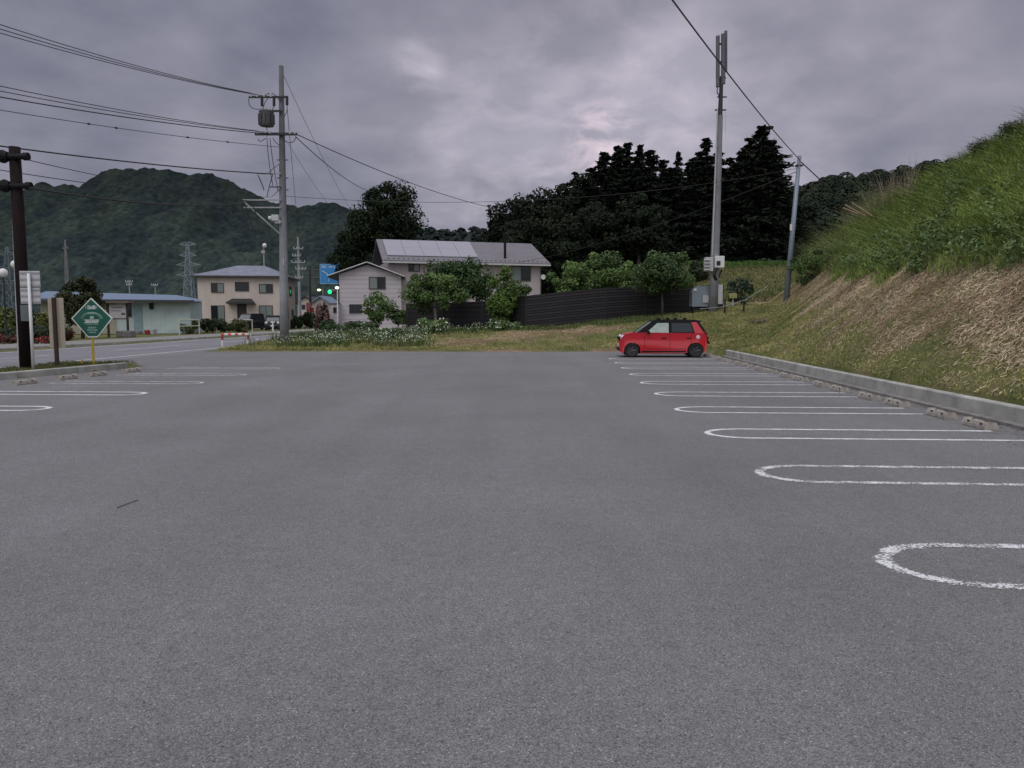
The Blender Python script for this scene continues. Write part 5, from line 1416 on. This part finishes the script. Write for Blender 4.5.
def pylon(px, pyt, pyb, wpx, Yc, label, c, arms=(0.08, .3, .5)):
    q = P(px, pyt, Yc); bz = P(px, pyb, Yc).z - 10; h = q.z - bz; hw = wpx / 2 / F * Yc
    root = thing('lattice_pylon', (q.x, Yc, bz), label, 'pylon')
    m = mat('pylon_steel_' + str(int(Yc)), c, .6, var=.1)
    r = .0005 * Yc
    def w(f): return hw * (1 - f) ** .9 * .62 + hw * .10
    b = MB(); n = 7; c0_ = Vector((q.x, Yc, bz))
    lev = [1 - (1 - i / n) ** 1.0 for i in range(n + 1)]
    cor = [[c0_ + Vector((sx * w(f), sy * w(f), f * h)) for sx, sy in ((-1, -1), (1, -1), (1, 1), (-1, 1))] for f in lev]
    for i in range(n):
        for j in range(4):
            b.tube([cor[i][j], cor[i + 1][j]], r, 4); b.tube([cor[i][j], cor[i + 1][(j + 1) % 4]], r * .6, 4); b.tube([cor[i + 1][j], cor[i][(j + 1) % 4]], r * .6, 4)
            b.tube([cor[i + 1][j], cor[i + 1][(j + 1) % 4]], r * .6, 4)
    b.build('tower', m, root)
    for a in arms:
        f = 1 - a; b = MB(); z = bz + f * h; ln = hw * (1.6 if a > .2 else 1.1)
        for s in (-1, 1):
            t_ = Vector((q.x + s * ln, Yc, z)); b.tube([t_, Vector((q.x + s * w(f), Yc - w(f), z + h * .035))], r * .9, 4); b.tube([t_, Vector((q.x + s * w(f), Yc, z - h * .02))], r * .9, 4); b.tube([t_, Vector((q.x, Yc, z))], r * .8, 4)
        b.build('crossarm', m, root)
    return root
pylon(187.5, 243, 298, 15, 420, 'tall grey lattice pylon standing on the mountain foot left of the beige house', (.20, .235, .27), arms=(.02, .17, .3, .44))
pylon(7, 247, 300, 17, 400, 'grey lattice pylon behind the globe lamps at the left edge', (.12, .155, .185), arms=(.1, .3, .5))
pylon(65, 240, 290, 5, 430, 'slender far lattice mast right of the brown pole', (.18, .18, .2), arms=(.12,))

# ------------------------------------------------------------------ grass and weeds
def blades(b, x, y, h, w, lean, col, z=None, seg=2, down=0.0):
    n = len(x)
    if z is None: z = H(x, y)
    a = rng.uniform(0, 2 * np.pi, n); d = np.stack([np.cos(a), np.sin(a), np.zeros(n)], 1)
    a2 = rng.uniform(0, 2 * np.pi, n); l = np.stack([np.cos(a2), np.sin(a2), np.zeros(n)], 1) * (lean * rng.uniform(.2, 1.4, n))[:, None] * h[:, None]
    l[:, 0] -= down * h
    p0 = np.stack([x, y, z - .01], 1); up = np.array([0, 0, 1.0])
    p1 = p0 + up * (h * .55)[:, None] + l * .3; p2 = p0 + up * (h * np.clip(1 - lean * .3, .2, 1))[:, None] + l
    ww = (w / 2)[:, None] * d
    v = np.stack([p0 - ww, p0 + ww, p1 + ww * .8, p1 - ww * .8, p2 - ww * .15, p2 + ww * .15], 1).reshape(-1, 3)
    i = np.arange(n)[:, None] * 6
    f = np.concatenate([i + np.array([[0, 1, 2, 3]]), i + np.array([[3, 2, 5, 4]])])
    b.add(v, [f], np.repeat(col, 6, 0))
def mixc(n, cols, p=None):
    k = rng.choice(len(cols), n, p=p); c = np.array(cols)[k]; return c * rng.uniform(.75, 1.25, (n, 1))
def patchc(x, y, ca, cb, sc, sp_=.15):
    k = np.clip((fbm(x * sc + 31, y * sc + 7) - .5) * 3 + .5 + rng.normal(size=len(x)) * sp_, 0, 1)[:, None]
    return np.array(ca) * (1 - k) + np.array(cb) * k
def RSpts(n, r0, r1, s0, s1, sp_=1.0):
    R = rng.uniform(r0, r1, n); S = s0 + (s1 - s0) * rng.random(n) ** sp_
    return R, S, R * cT + S * sT, -R * sT + S * cT

# tall grass on the upper embankment
R, S, x, y = RSpts(280000, 8.2, 18.5, 9, 52, 1.25)
sh_ = np.interp(S, [20, 30, 41, 50], [0, 2.0, 4.9, 6.2]); edge = 9.4 + (fbm(S * .6, R * .2) - .5) * 1.9 + rng.exponential(.25, len(S)) - .25
keep = (R - sh_ > edge); x, y, R, S = x[keep], y[keep], R[keep], S[keep]; sh_ = sh_[keep]; edge = edge[keep]
n = len(x); hgt = rng.uniform(.35, .85, n) * (.6 + .8 * fbm(x * .5, y * .5)) * np.clip((R - sh_ - edge) * 1.2 + .45, .4, 1)
col = (patchc(x, y, (.08, .125, .032), (.24, .33, .08), .5, .2) + patchc(x + 90, y, (.07, .11, .028), (.29, .37, .10), 1.6, .25)) / 2
hgt *= 1 + 1.5 * sm(S, 29, 36) * rng.uniform(.3, 1, n); light_ = sm(S, 31, 38)[:, None] * .6; col = col * (1 - light_) + patchc(x, y, (.12, .16, .05), (.26, .27, .11), .8, .3) * light_; dry = rng.random(n) < .06; col[dry] = (.20, .17, .10)
top_ = sm(R - sh_, 12.6, 14.5)[:, None] * .5; col = col * (1 - top_) + np.array([.08, .09, .04]) * top_
b = MB(); blades(b, x, y, hgt, np.full(n, .019) * rng.uniform(.7, 1.4, n), .75, col, down=.05)
tag(b.build('tall_grass', M_grass), 'long green grass covering the upper embankment', 'grass', kind='stuff')
# broad leaves at its lower edge and through it
b = MB(); R, S, x, y = RSpts(1700, 9.0, 16, 9, 48, 1.1)
sh_ = np.interp(S, [20, 30, 41, 50], [0, 2.0, 4.9, 6.2]); dd = R - sh_
keep = (dd > 9.2) & ((dd < 10.3) | (rng.random(len(R)) < .28) | (S > 36)); x, y = x[keep], y[keep]; z = H(x, y)
cs = np.stack([x, y, z + rng.uniform(.2, .55, len(x)) * (1 + 1.1 * sm(y, 32, 38))], 1)
leaves(b, cs, [np.array([.32, .32, .26]) * rng.uniform(.6, 1.3) for _ in cs], 46, .085, (.05, .085, .03), (.17, .25, .09))
tag(b.build('leafy_weeds', M_leaf), 'broad leaved weeds along the lower edge of the long grass', 'weeds', kind='stuff')
def crest(px, a=15.0, c=48.0):
    ys_ = np.linspace(a, c, 200); xs_ = (px - CX) / F * ys_; zz = H(xs_, ys_, False); i_ = int(np.argmax((zz - HCAM) / ys_)); return xs_[i_], ys_[i_], zz[i_]
# dark scrub on the ridge at the right edge, and near the steel pole
for (px, py, w_, h_, Yc, lab) in ((1014, 132, 30, 9, 0, 'dark scrubby bush on the crest at the right edge'), (985, 152, 40, 7, 0, 'low dark scrub on the crest left of the edge bush'), (1064, 120, 50, 26, 0, 'dark bush on the crest just outside the right edge'), (808, 268, 30, 22, 40, 'light green bush beside the leaning steel pole'), (835, 262, 40, 26, 36, 'green bush on the far shoulder of the embankment')):
    light = Yc > 30
    if not Yc:
        cr = crest(px); Yc = cr[1] + .2; c = Vector((cr[0], Yc, cr[2] + h_ / F * Yc)); gz = cr[2] - .05
    else: c = P(px, py, Yc); gz = Hs(c.x, Yc)
    root = thing('bush', (c.x, Yc, gz), lab, 'bush'); w2 = w_ / F * Yc / 2; h2 = h_ / F * Yc
    cs = [np.array([c.x + rng.uniform(-w2, w2), Yc + rng.uniform(-w2, w2) * .7, gz + rng.uniform(.15, max(.3, c.z - gz + h2 * .4))]) for _ in range(20)]
    t = MB()
    for q_ in cs[:10]: t.tube([(c.x + rng.uniform(-.3, .3), Yc, gz - .1), Vector(q_)], [.02, .006], 4)
    t.build('stem', M_trunk, root)
    b = MB(); leaves(b, cs, [np.array([.26, .26, .18]) for _ in cs], 70 if not light else 55, .055 if not light else .11, (.018, .026, .010) if not light else (.025, .05, .015), (.05, .065, .025) if not light else (.10, .17, .05)); b.build('foliage', M_leaf, root)
# dry reeds on the crest
b = MB(); n = 620; px = rng.uniform(838, 905, n); x = []; y = []
cr_ = {int(q): crest(int(q)) for q in range(836, 908)}; Yr_ = np.array([cr_[int(q)][1] for q in px]) + rng.normal(size=n) * 1.0; x = (px - CX) / F * Yr_; z = H(x, Yr_)
blades(b, x, Yr_, rng.uniform(1.5, 2.6, n) * (.6 + .7 * fbm(px / 6, px * 0)), np.full(n, .022), .22, mixc(n, [(.20, .16, .12), (.14, .11, .08), (.26, .21, .16)]), z=z)
tag(b.build('dry_reeds', M_grass), 'pale dry reed stalks standing on the crest of the embankment', 'reeds', kind='stuff')
b = MB(); n = 14
for (px0, py0, px1, py1) in ((845, 205, 865, 216), (852, 203, 872, 216), (843, 208, 858, 214)):
    b.tube([P(px0, py0, 29.5), P(px1, py1, 29.5)], .03, 5)
tag(b.build('dead_branches', mat('dead_wood', (.30, .21, .14), .8)), 'few dead branches sticking out at the foot of the dry reeds', 'branches', kind='stuff')

# dry straw lying on the slope
R, S, x, y = RSpts(380000, 6.5, 15.5, 8.5, 50, 1.5)
sh_ = np.interp(S, [20, 30, 41, 50], [0, 2.0, 4.9, 6.2]); bn = brownness(x, y)
keep = (R - sh_ < 9.9) & (rng.random(len(R)) < bn * .95 + .05); x, y = x[keep], y[keep]; n = len(x)
x2 = rng.uniform(-9, 8, 26000); y2 = rng.uniform(33, 41, 26000); k2 = rng.random(26000) < brownness(x2, y2) * .9; x = np.concatenate([x, x2[k2]]); y = np.concatenate([y, y2[k2]]); n = len(x)
z = H(x, y); a = rng.uniform(0, 6.28, n); ln = rng.uniform(.02, .075, n) * (.5 + fbm(x * 1.3, y * 1.3))
ex = .12; gx_ = (H(x + ex, y) - z) / ex; gy_ = (H(x, y + ex) - z) / ex
d = np.stack([np.cos(a), np.sin(a), np.cos(a) * gx_ + np.sin(a) * gy_ + rng.uniform(-.1, .45, n)], 1); d /= np.linalg.norm(d, axis=1)[:, None]
nup = np.stack([-gx_, -gy_, np.ones(n)], 1) + rand_dirs(n) * .55; side = np.cross(d, nup); side /= np.linalg.norm(side, axis=1)[:, None] + 1e-6
p = np.stack([x, y, z + rng.uniform(.005, .06, n)], 1)
col = patchc(x, y, (.23, .16, .10), (.56, .45, .31), .8, .45); gr = rng.random(n) < .10; col[gr] = (.07, .10, .03)
b = MB(); b.quads(p, d * ln[:, None], side * (.0055 * rng.uniform(.6, 1.6, n))[:, None], col)
tag(b.build('dry_straw', M_grass), 'cut dry brown grass lying over the lower slope', 'dry grass', kind='stuff')
# short mown grass
R, S, x, y = RSpts(190000, 6.5, 14, 8.5, 46, 1.5)
sh_ = np.interp(S, [20, 30, 41, 50], [0, 2.0, 4.9, 6.2]); bn = brownness(x, y)
keep = (R - sh_ < 9.6) & (rng.random(len(R)) < (1 - bn) * .9 + .10); x, y = x[keep], y[keep]
x2 = rng.uniform(-15, 16, 110000); y2 = 32.6 + rng.random(110000) ** 1.3 * 14; R2, S2 = toRS(x2, y2)
k2 = (H(x2, y2, False) > .03) & (R2 > -15.7) & ((R2 < 8) | (S2 < 46)) & (rng.random(110000) < 1 - .6 * brownness(x2, y2)); x = np.concatenate([x, x2[k2]]); y = np.concatenate([y, y2[k2]]); n = len(x)
hgt = rng.uniform(.03, .10, n) * (.6 + fbm(x * 1.5, y * 1.5)) * (.55 + .45 * sm(y, 9, 20)); hgt = hgt * np.where((y > 32) & (x < -6), 1.5, 1)
col = patchc(x, y, (.14, .18, .045), (.36, .34, .13), .8, .3); dr = rng.random(n) < .22; col[dr] = (.21, .17, .10)
b = MB(); blades(b, x, y, hgt, (.007 + .00035 * y) * rng.uniform(.7, 1.5, n), .9, col)
tag(b.build('mown_grass', M_grass), 'short patchy mown grass along the kerb and the bank', 'grass', kind='stuff')
# left strip grass
y2 = rng.uniform(8, 23, 26000); R2 = rng.uniform(-15.2, -12.2, 26000); x2 = (R2 + y2 * sT) / cT; k2 = H(x2, y2, False) > .06; x, y = x2[k2], y2[k2]; n = len(x)
b = MB(); blades(b, x, y, rng.uniform(.04, .12, n), np.full(n, .012), .8, patchc(x, y, (.05, .075, .02), (.12, .12, .05), 1.2, .3))
R2 = -27.6 - rng.random(16000) * 1.5; S2 = rng.uniform(30, 62, 16000)
tag(b.build('strip_grass', M_grass), 'narrow strip of grass behind the left kerb', 'grass', kind='stuff')
# taller weeds along the verge and fence foot
x = rng.uniform(-14.5, 9, 42000); y = rng.uniform(35.5, 46, 42000); R2, S2 = toRS(x, y)
fy = np.interp(x, [-15, -6, -2, 1, 9], [50, 47, 44.3, 42.4, 42.8])
keep = (y < fy - .2) & (y > fy - 9 + 6 * sm(x, -9, -3)) & (R2 > -15.2) & (rng.random(len(x)) < sm(fbm(x * .8, y * .8), .35, .6)); x, y = x[keep], y[keep]; n = len(x)
b = MB(); blades(b, x, y, rng.uniform(.15, .5, n) * (1 - .4 * sm(x, -6, 0)), np.full(n, .03), .5, patchc(x, y, (.04, .065, .02), (.11, .14, .05), .7, .3))
tag(b.build('verge_weeds', M_grass), 'ragged green weeds on the verge and at the foot of the fence', 'weeds', kind='stuff')
# white daisies
n = 22000; px = 240 + 200 * rng.beta(1.6, 1.5, n); y = rng.uniform(34.6, 41.5, n); x = (px - CX) / F * y
cl = fbm(x * 1.1 + 3, y * 1.1); keep = (cl > .56 + rng.normal(size=n) * .05) & (toRS(x, y)[0] > -15.0) & (rng.random(n) < .26); x, y = x[keep], y[keep]
x2 = rng.uniform(-6.5, -1, 700); y2 = rng.uniform(39, 42, 700); k2 = fbm(x2 * 1.3, y2) > .55; x = np.concatenate([x, x2[k2]]); y = np.concatenate([y, y2[k2]]); n = len(x)
h = rng.uniform(.22, .55, n); z = H(x, y)
b = MB(); blades(b, x, y, h, np.full(n, .03), .12, mixc(n, [(.05, .09, .025), (.08, .12, .04)]), z=z)
c = np.stack([x, y, z + h], 1); a = rand_dirs(n); a[:, 2] *= .3; e = np.cross(a, rand_dirs(n)); e[:, 2] += .4; e /= np.linalg.norm(e, axis=1)[:, None]
b.quads(c, a * .022, e * .022, mixc(n, [(.62, .63, .58), (.45, .50, .40)]))
tag(b.build('white_daisies', M_grass), 'drift of white daisies along the verge below the grey pole', 'flowers', kind='stuff')
# rubble / dead brush heap near the leaning pole
q = P(768, 313, 37.5); gz = Hs(q.x, 37.5); b = MB()
for i in range(120):
    a = rand_dirs(1)[0]; a[2] = abs(a[2]) * .5; s = Vector((q.x + rng.normal() * .35, 37.5 + rng.normal() * .3, gz + .03)); b.tube([s, s + Vector(a) * rng.uniform(.2, .5)], .014, 4)
tag(b.build('brush_heap', mat('dead_brush', (.20, .15, .13), .9, var=.3)), 'small heap of dead brush below the leaning steel pole', 'brush', kind='stuff')
# litter along the wheel stops, a tuft of weed and a twig
n = 5200; Rl = 6.28 - rng.exponential(.22, n); Sl = rng.uniform(7, 29, n); pl = LR(0, 0)
kx_ = Rl * cT + Sl * sT; ky_ = -Rl * sT + Sl * cT
okl = (Rl > 5.3) & (rng.random(n) < sm(fbm(kx_ * 2, ky_ * 2), .35, .6)); kx_ = kx_[okl]; ky_ = ky_[okl]; n = len(kx_)
a = rand_dirs(n); a[:, 2] *= .2; nn_ = rand_dirs(n) * .3 + np.array([0, 0, 1.]); e = np.cross(nn_, a)
b = MB(); b.quads(np.stack([kx_, ky_, np.full(n, .012)], 1), a * .018 * rng.uniform(.5, 1.6, (n, 1)), e * .010, mixc(n, [(.16, .12, .09), (.10, .075, .055), (.22, .18, .13)]))
tag(b.build('leaf_litter', M_grass), 'brown leaf litter gathered at the foot of the kerb wall', 'leaf litter', kind='stuff')
q = G(742, 353.5); b = MB(); n = 160; blades(b, q.x + rng.normal(size=n) * .12, q.y + rng.normal(size=n) * .08, rng.uniform(.08, .28, n), np.full(n, .02), .7, mixc(n, [(.08, .13, .03), (.12, .17, .05)]), z=np.zeros(n))
tag(b.build('weed_tuft', M_grass), 'small tuft of weed growing at the far end of the kerb wall', 'weed')
b = MB(); a_, c_ = G(117, 509), G(138, 501); b.tube([a_ + Vector((0, 0, .01)), a_.lerp(c_, .5) + Vector((0, .02, .01)), c_ + Vector((0, 0, .01))], .0035, 5); tag(b.build('twig', M_brown2), 'thin dark twig lying on the open asphalt at the left', 'twig')
# dark field bushes on the terrace behind
for (px, py, w_, Yc, lab) in ((766, 262, 26, 66, 'low dark shrub on the far green terrace'), (700, 275, 20, 55, 'dark bush behind the boxes of the antenna pole')):
    bush(px, py, w_, 8 if Yc > 60 else 20, Yc, lab, c0=(.012, .02, .01), c1=(.03, .05, .02), n=10, size=.25)
R, S, x, y = RSpts(1, 0, 1, 0, 1)
x = rng.uniform(9, 26, 60000); y = rng.uniform(50, 78, 60000); n = len(x)
col = patchc(x, y, (.06, .085, .025), (.15, .14, .06), .25, .2); g_ = (y > 60)[:, None]; col = np.where(g_, np.array([.06, .12, .025]) * rng.uniform(.7, 1.3, (n, 1)), col)
b = MB(); blades(b, x, y, np.where(y > 60, .35, .15) * rng.uniform(.6, 1.4, n), np.full(n, .05), .6, col)
tag(b.build('field_grass', M_grass), 'green grass on the far terrace between the poles', 'grass', kind='stuff')

# ------------------------------------------------------------------ sky, sun, camera
wd = bpy.data.worlds.new('World'); scene.world = wd; wd.use_nodes = True; nt = wd.node_tree; N = nt.nodes; L = nt.links
for n_ in list(N): N.remove(n_)
out = N.new('ShaderNodeOutputWorld')
SUN_EL, SUN_AZ = math.radians(52), math.radians(205)
sky = N.new('ShaderNodeTexSky'); sky.sky_type = 'NISHITA'; sky.sun_disc = False; sky.sun_elevation = SUN_EL; sky.sun_rotation = SUN_AZ
bg1 = N.new('ShaderNodeBackground'); bg1.inputs['Strength'].default_value = .06; L.new(sky.outputs[0], bg1.inputs[0])
tc = N.new('ShaderNodeTexCoord'); sx = N.new('ShaderNodeSeparateXYZ'); L.new(tc.outputs['Generated'], sx.inputs[0])
def M(op, a, c=0.0, d=None):
    r = N.new('ShaderNodeMath'); r.operation = op
    for i, q in enumerate((a, c, d)):
        if q is None: continue
        if isinstance(q, (int, float)): r.inputs[i].default_value = q
        else: L.new(q, r.inputs[i])
    return r.outputs[0]
zc = M('MAXIMUM', sx.outputs[2], 0.0); den = M('ADD', zc, .34)
cmb = N.new('ShaderNodeCombineXYZ'); L.new(M('DIVIDE', sx.outputs[0], den), cmb.inputs[0]); L.new(M('DIVIDE', sx.outputs[1], den), cmb.inputs[1])
def noise(s, d, r=.55, off=0.0, dist=0.0):
    n = N.new('ShaderNodeTexNoise'); n.inputs['Scale'].default_value = s; n.inputs['Detail'].default_value = d; n.inputs['Roughness'].default_value = r; n.inputs['Distortion'].default_value = dist
    mp = N.new('ShaderNodeMapping'); mp.inputs['Location'].default_value = (off, off * .7, 0); L.new(cmb.outputs[0], mp.inputs[0]); L.new(mp.outputs[0], n.inputs['Vector']); return n.outputs['Fac']
nA = noise(.95, 6, .48, 7.3, .15); nB = noise(3.0, 5, .5, 8.1, .2)
nC = noise(7.5, 5, .55, 2.2, .3)
mixn = M('ADD', M('MULTIPLY', nA, .66), M('MULTIPLY', nB, .34))
rp = N.new('ShaderNodeValToRGB'); e = rp.color_ramp.elements
e[0].position = .39; e[0].color = (.172, .180, .248, 1); e[1].position = .64; e[1].color = (.45, .425, .52, 1)
q = e.new(.52); q.color = (.300, .292, .370, 1)
L.new(mixn, rp.inputs[0])
# brighter toward the zenith, as an overcast sky is
zb = M('ADD', 0.0, M('MULTIPLY', M('SMOOTH_MIN', M('MAXIMUM', M('SUBTRACT', zc, .42), 0.0), 1.0, .01), 3.6))
hb = M('MULTIPLY', M('MAXIMUM', M('MULTIPLY', sx.outputs[1], -1.0), 0.0), 1.25)  # extra sky brightness added behind the camera to fill upright faces
tint = N.new('ShaderNodeVectorMath'); tint.operation = 'SCALE'; tint.inputs[0].default_value = (.45, .455, .445); L.new(M('ADD', zb, hb), tint.inputs['Scale'])
# thin places where the low sun glows through
def glow(px, py, width, gain, col):
    d = (P(px, py, 100) - Vector((0, 0, HCAM))).normalized()
    v = N.new('ShaderNodeVectorMath'); v.operation = 'DOT_PRODUCT'; L.new(tc.outputs['Generated'], v.inputs[0]); v.inputs[1].default_value = d
    mr = N.new('ShaderNodeMapRange'); mr.interpolation_type = 'SMOOTHERSTEP'; mr.inputs[1].default_value = math.cos(width); mr.inputs[2].default_value = 1.0; L.new(v.outputs['Value'], mr.inputs[0]); mr_ = M('POWER', mr.outputs[0], 2.2)
    g = M('MULTIPLY', mr_, M('MULTIPLY', M('MAXIMUM', M('SUBTRACT', nC, .42), 0.0), gain))
    s = N.new('ShaderNodeVectorMath'); s.operation = 'SCALE'; s.inputs[0].default_value = col; L.new(g, s.inputs['Scale']); return s.outputs[0]
ad0 = N.new('ShaderNodeVectorMath'); ad0.operation = 'MULTIPLY_ADD'; L.new(rp.outputs[0], ad0.inputs[0]); ad0.inputs[1].default_value = (.95, .95, .93); L.new(tint.outputs[0], ad0.inputs[2])
cur = ad0.outputs[0]
for g in ((606, 144, .075, 1.5, (1, .70, .68)), (420, 60, .05, .5, (1, .86, .88)), (560, 190, .35, .35, (1, .8, .82)), (700, 190, .45, .25, (1, .8, .85)), (200, 120, .5, .12, (.8, .85, 1))):
    ad = N.new('ShaderNodeVectorMath'); ad.operation = 'ADD'; L.new(cur, ad.inputs[0]); L.new(glow(*g), ad.inputs[1]); cur = ad.outputs[0]
bg2 = N.new('ShaderNodeBackground'); bg2.inputs['Strength'].default_value = 1.0; L.new(cur, bg2.inputs[0])
mx = N.new('ShaderNodeMixShader'); mx.inputs[0].default_value = .94; L.new(bg1.outputs[0], mx.inputs[1]); L.new(bg2.outputs[0], mx.inputs[2]); L.new(mx.outputs[0], out.inputs[0])

sd = bpy.data.lights.new('sun', 'SUN'); sd.energy = .9; sd.angle = math.radians(40); sd.color = (1, .98, .93)
so = bpy.data.objects.new('sun', sd); COL.objects.link(so)
dirv = Vector((math.sin(SUN_AZ) * math.cos(SUN_EL), math.cos(SUN_AZ) * math.cos(SUN_EL), math.sin(SUN_EL)))
so.rotation_euler = (-dirv).to_track_quat('-Z', 'Y').to_euler(); so.location = dirv * 50

cd = bpy.data.cameras.new('camera'); cam = bpy.data.objects.new('camera', cd); COL.objects.link(cam)
cd.sensor_width = 36; cd.lens = 36 * F / 1024; cd.clip_end = 8000; cd.clip_start = .05
cam.location = (0, 0, HCAM); cam.rotation_euler = (math.pi / 2 - PITCH, 0, 0); scene.camera = cam
scene.render.engine = 'CYCLES'
scene.view_settings.view_transform = 'Standard'; scene.view_settings.look = 'None'; scene.view_settings.exposure = 0
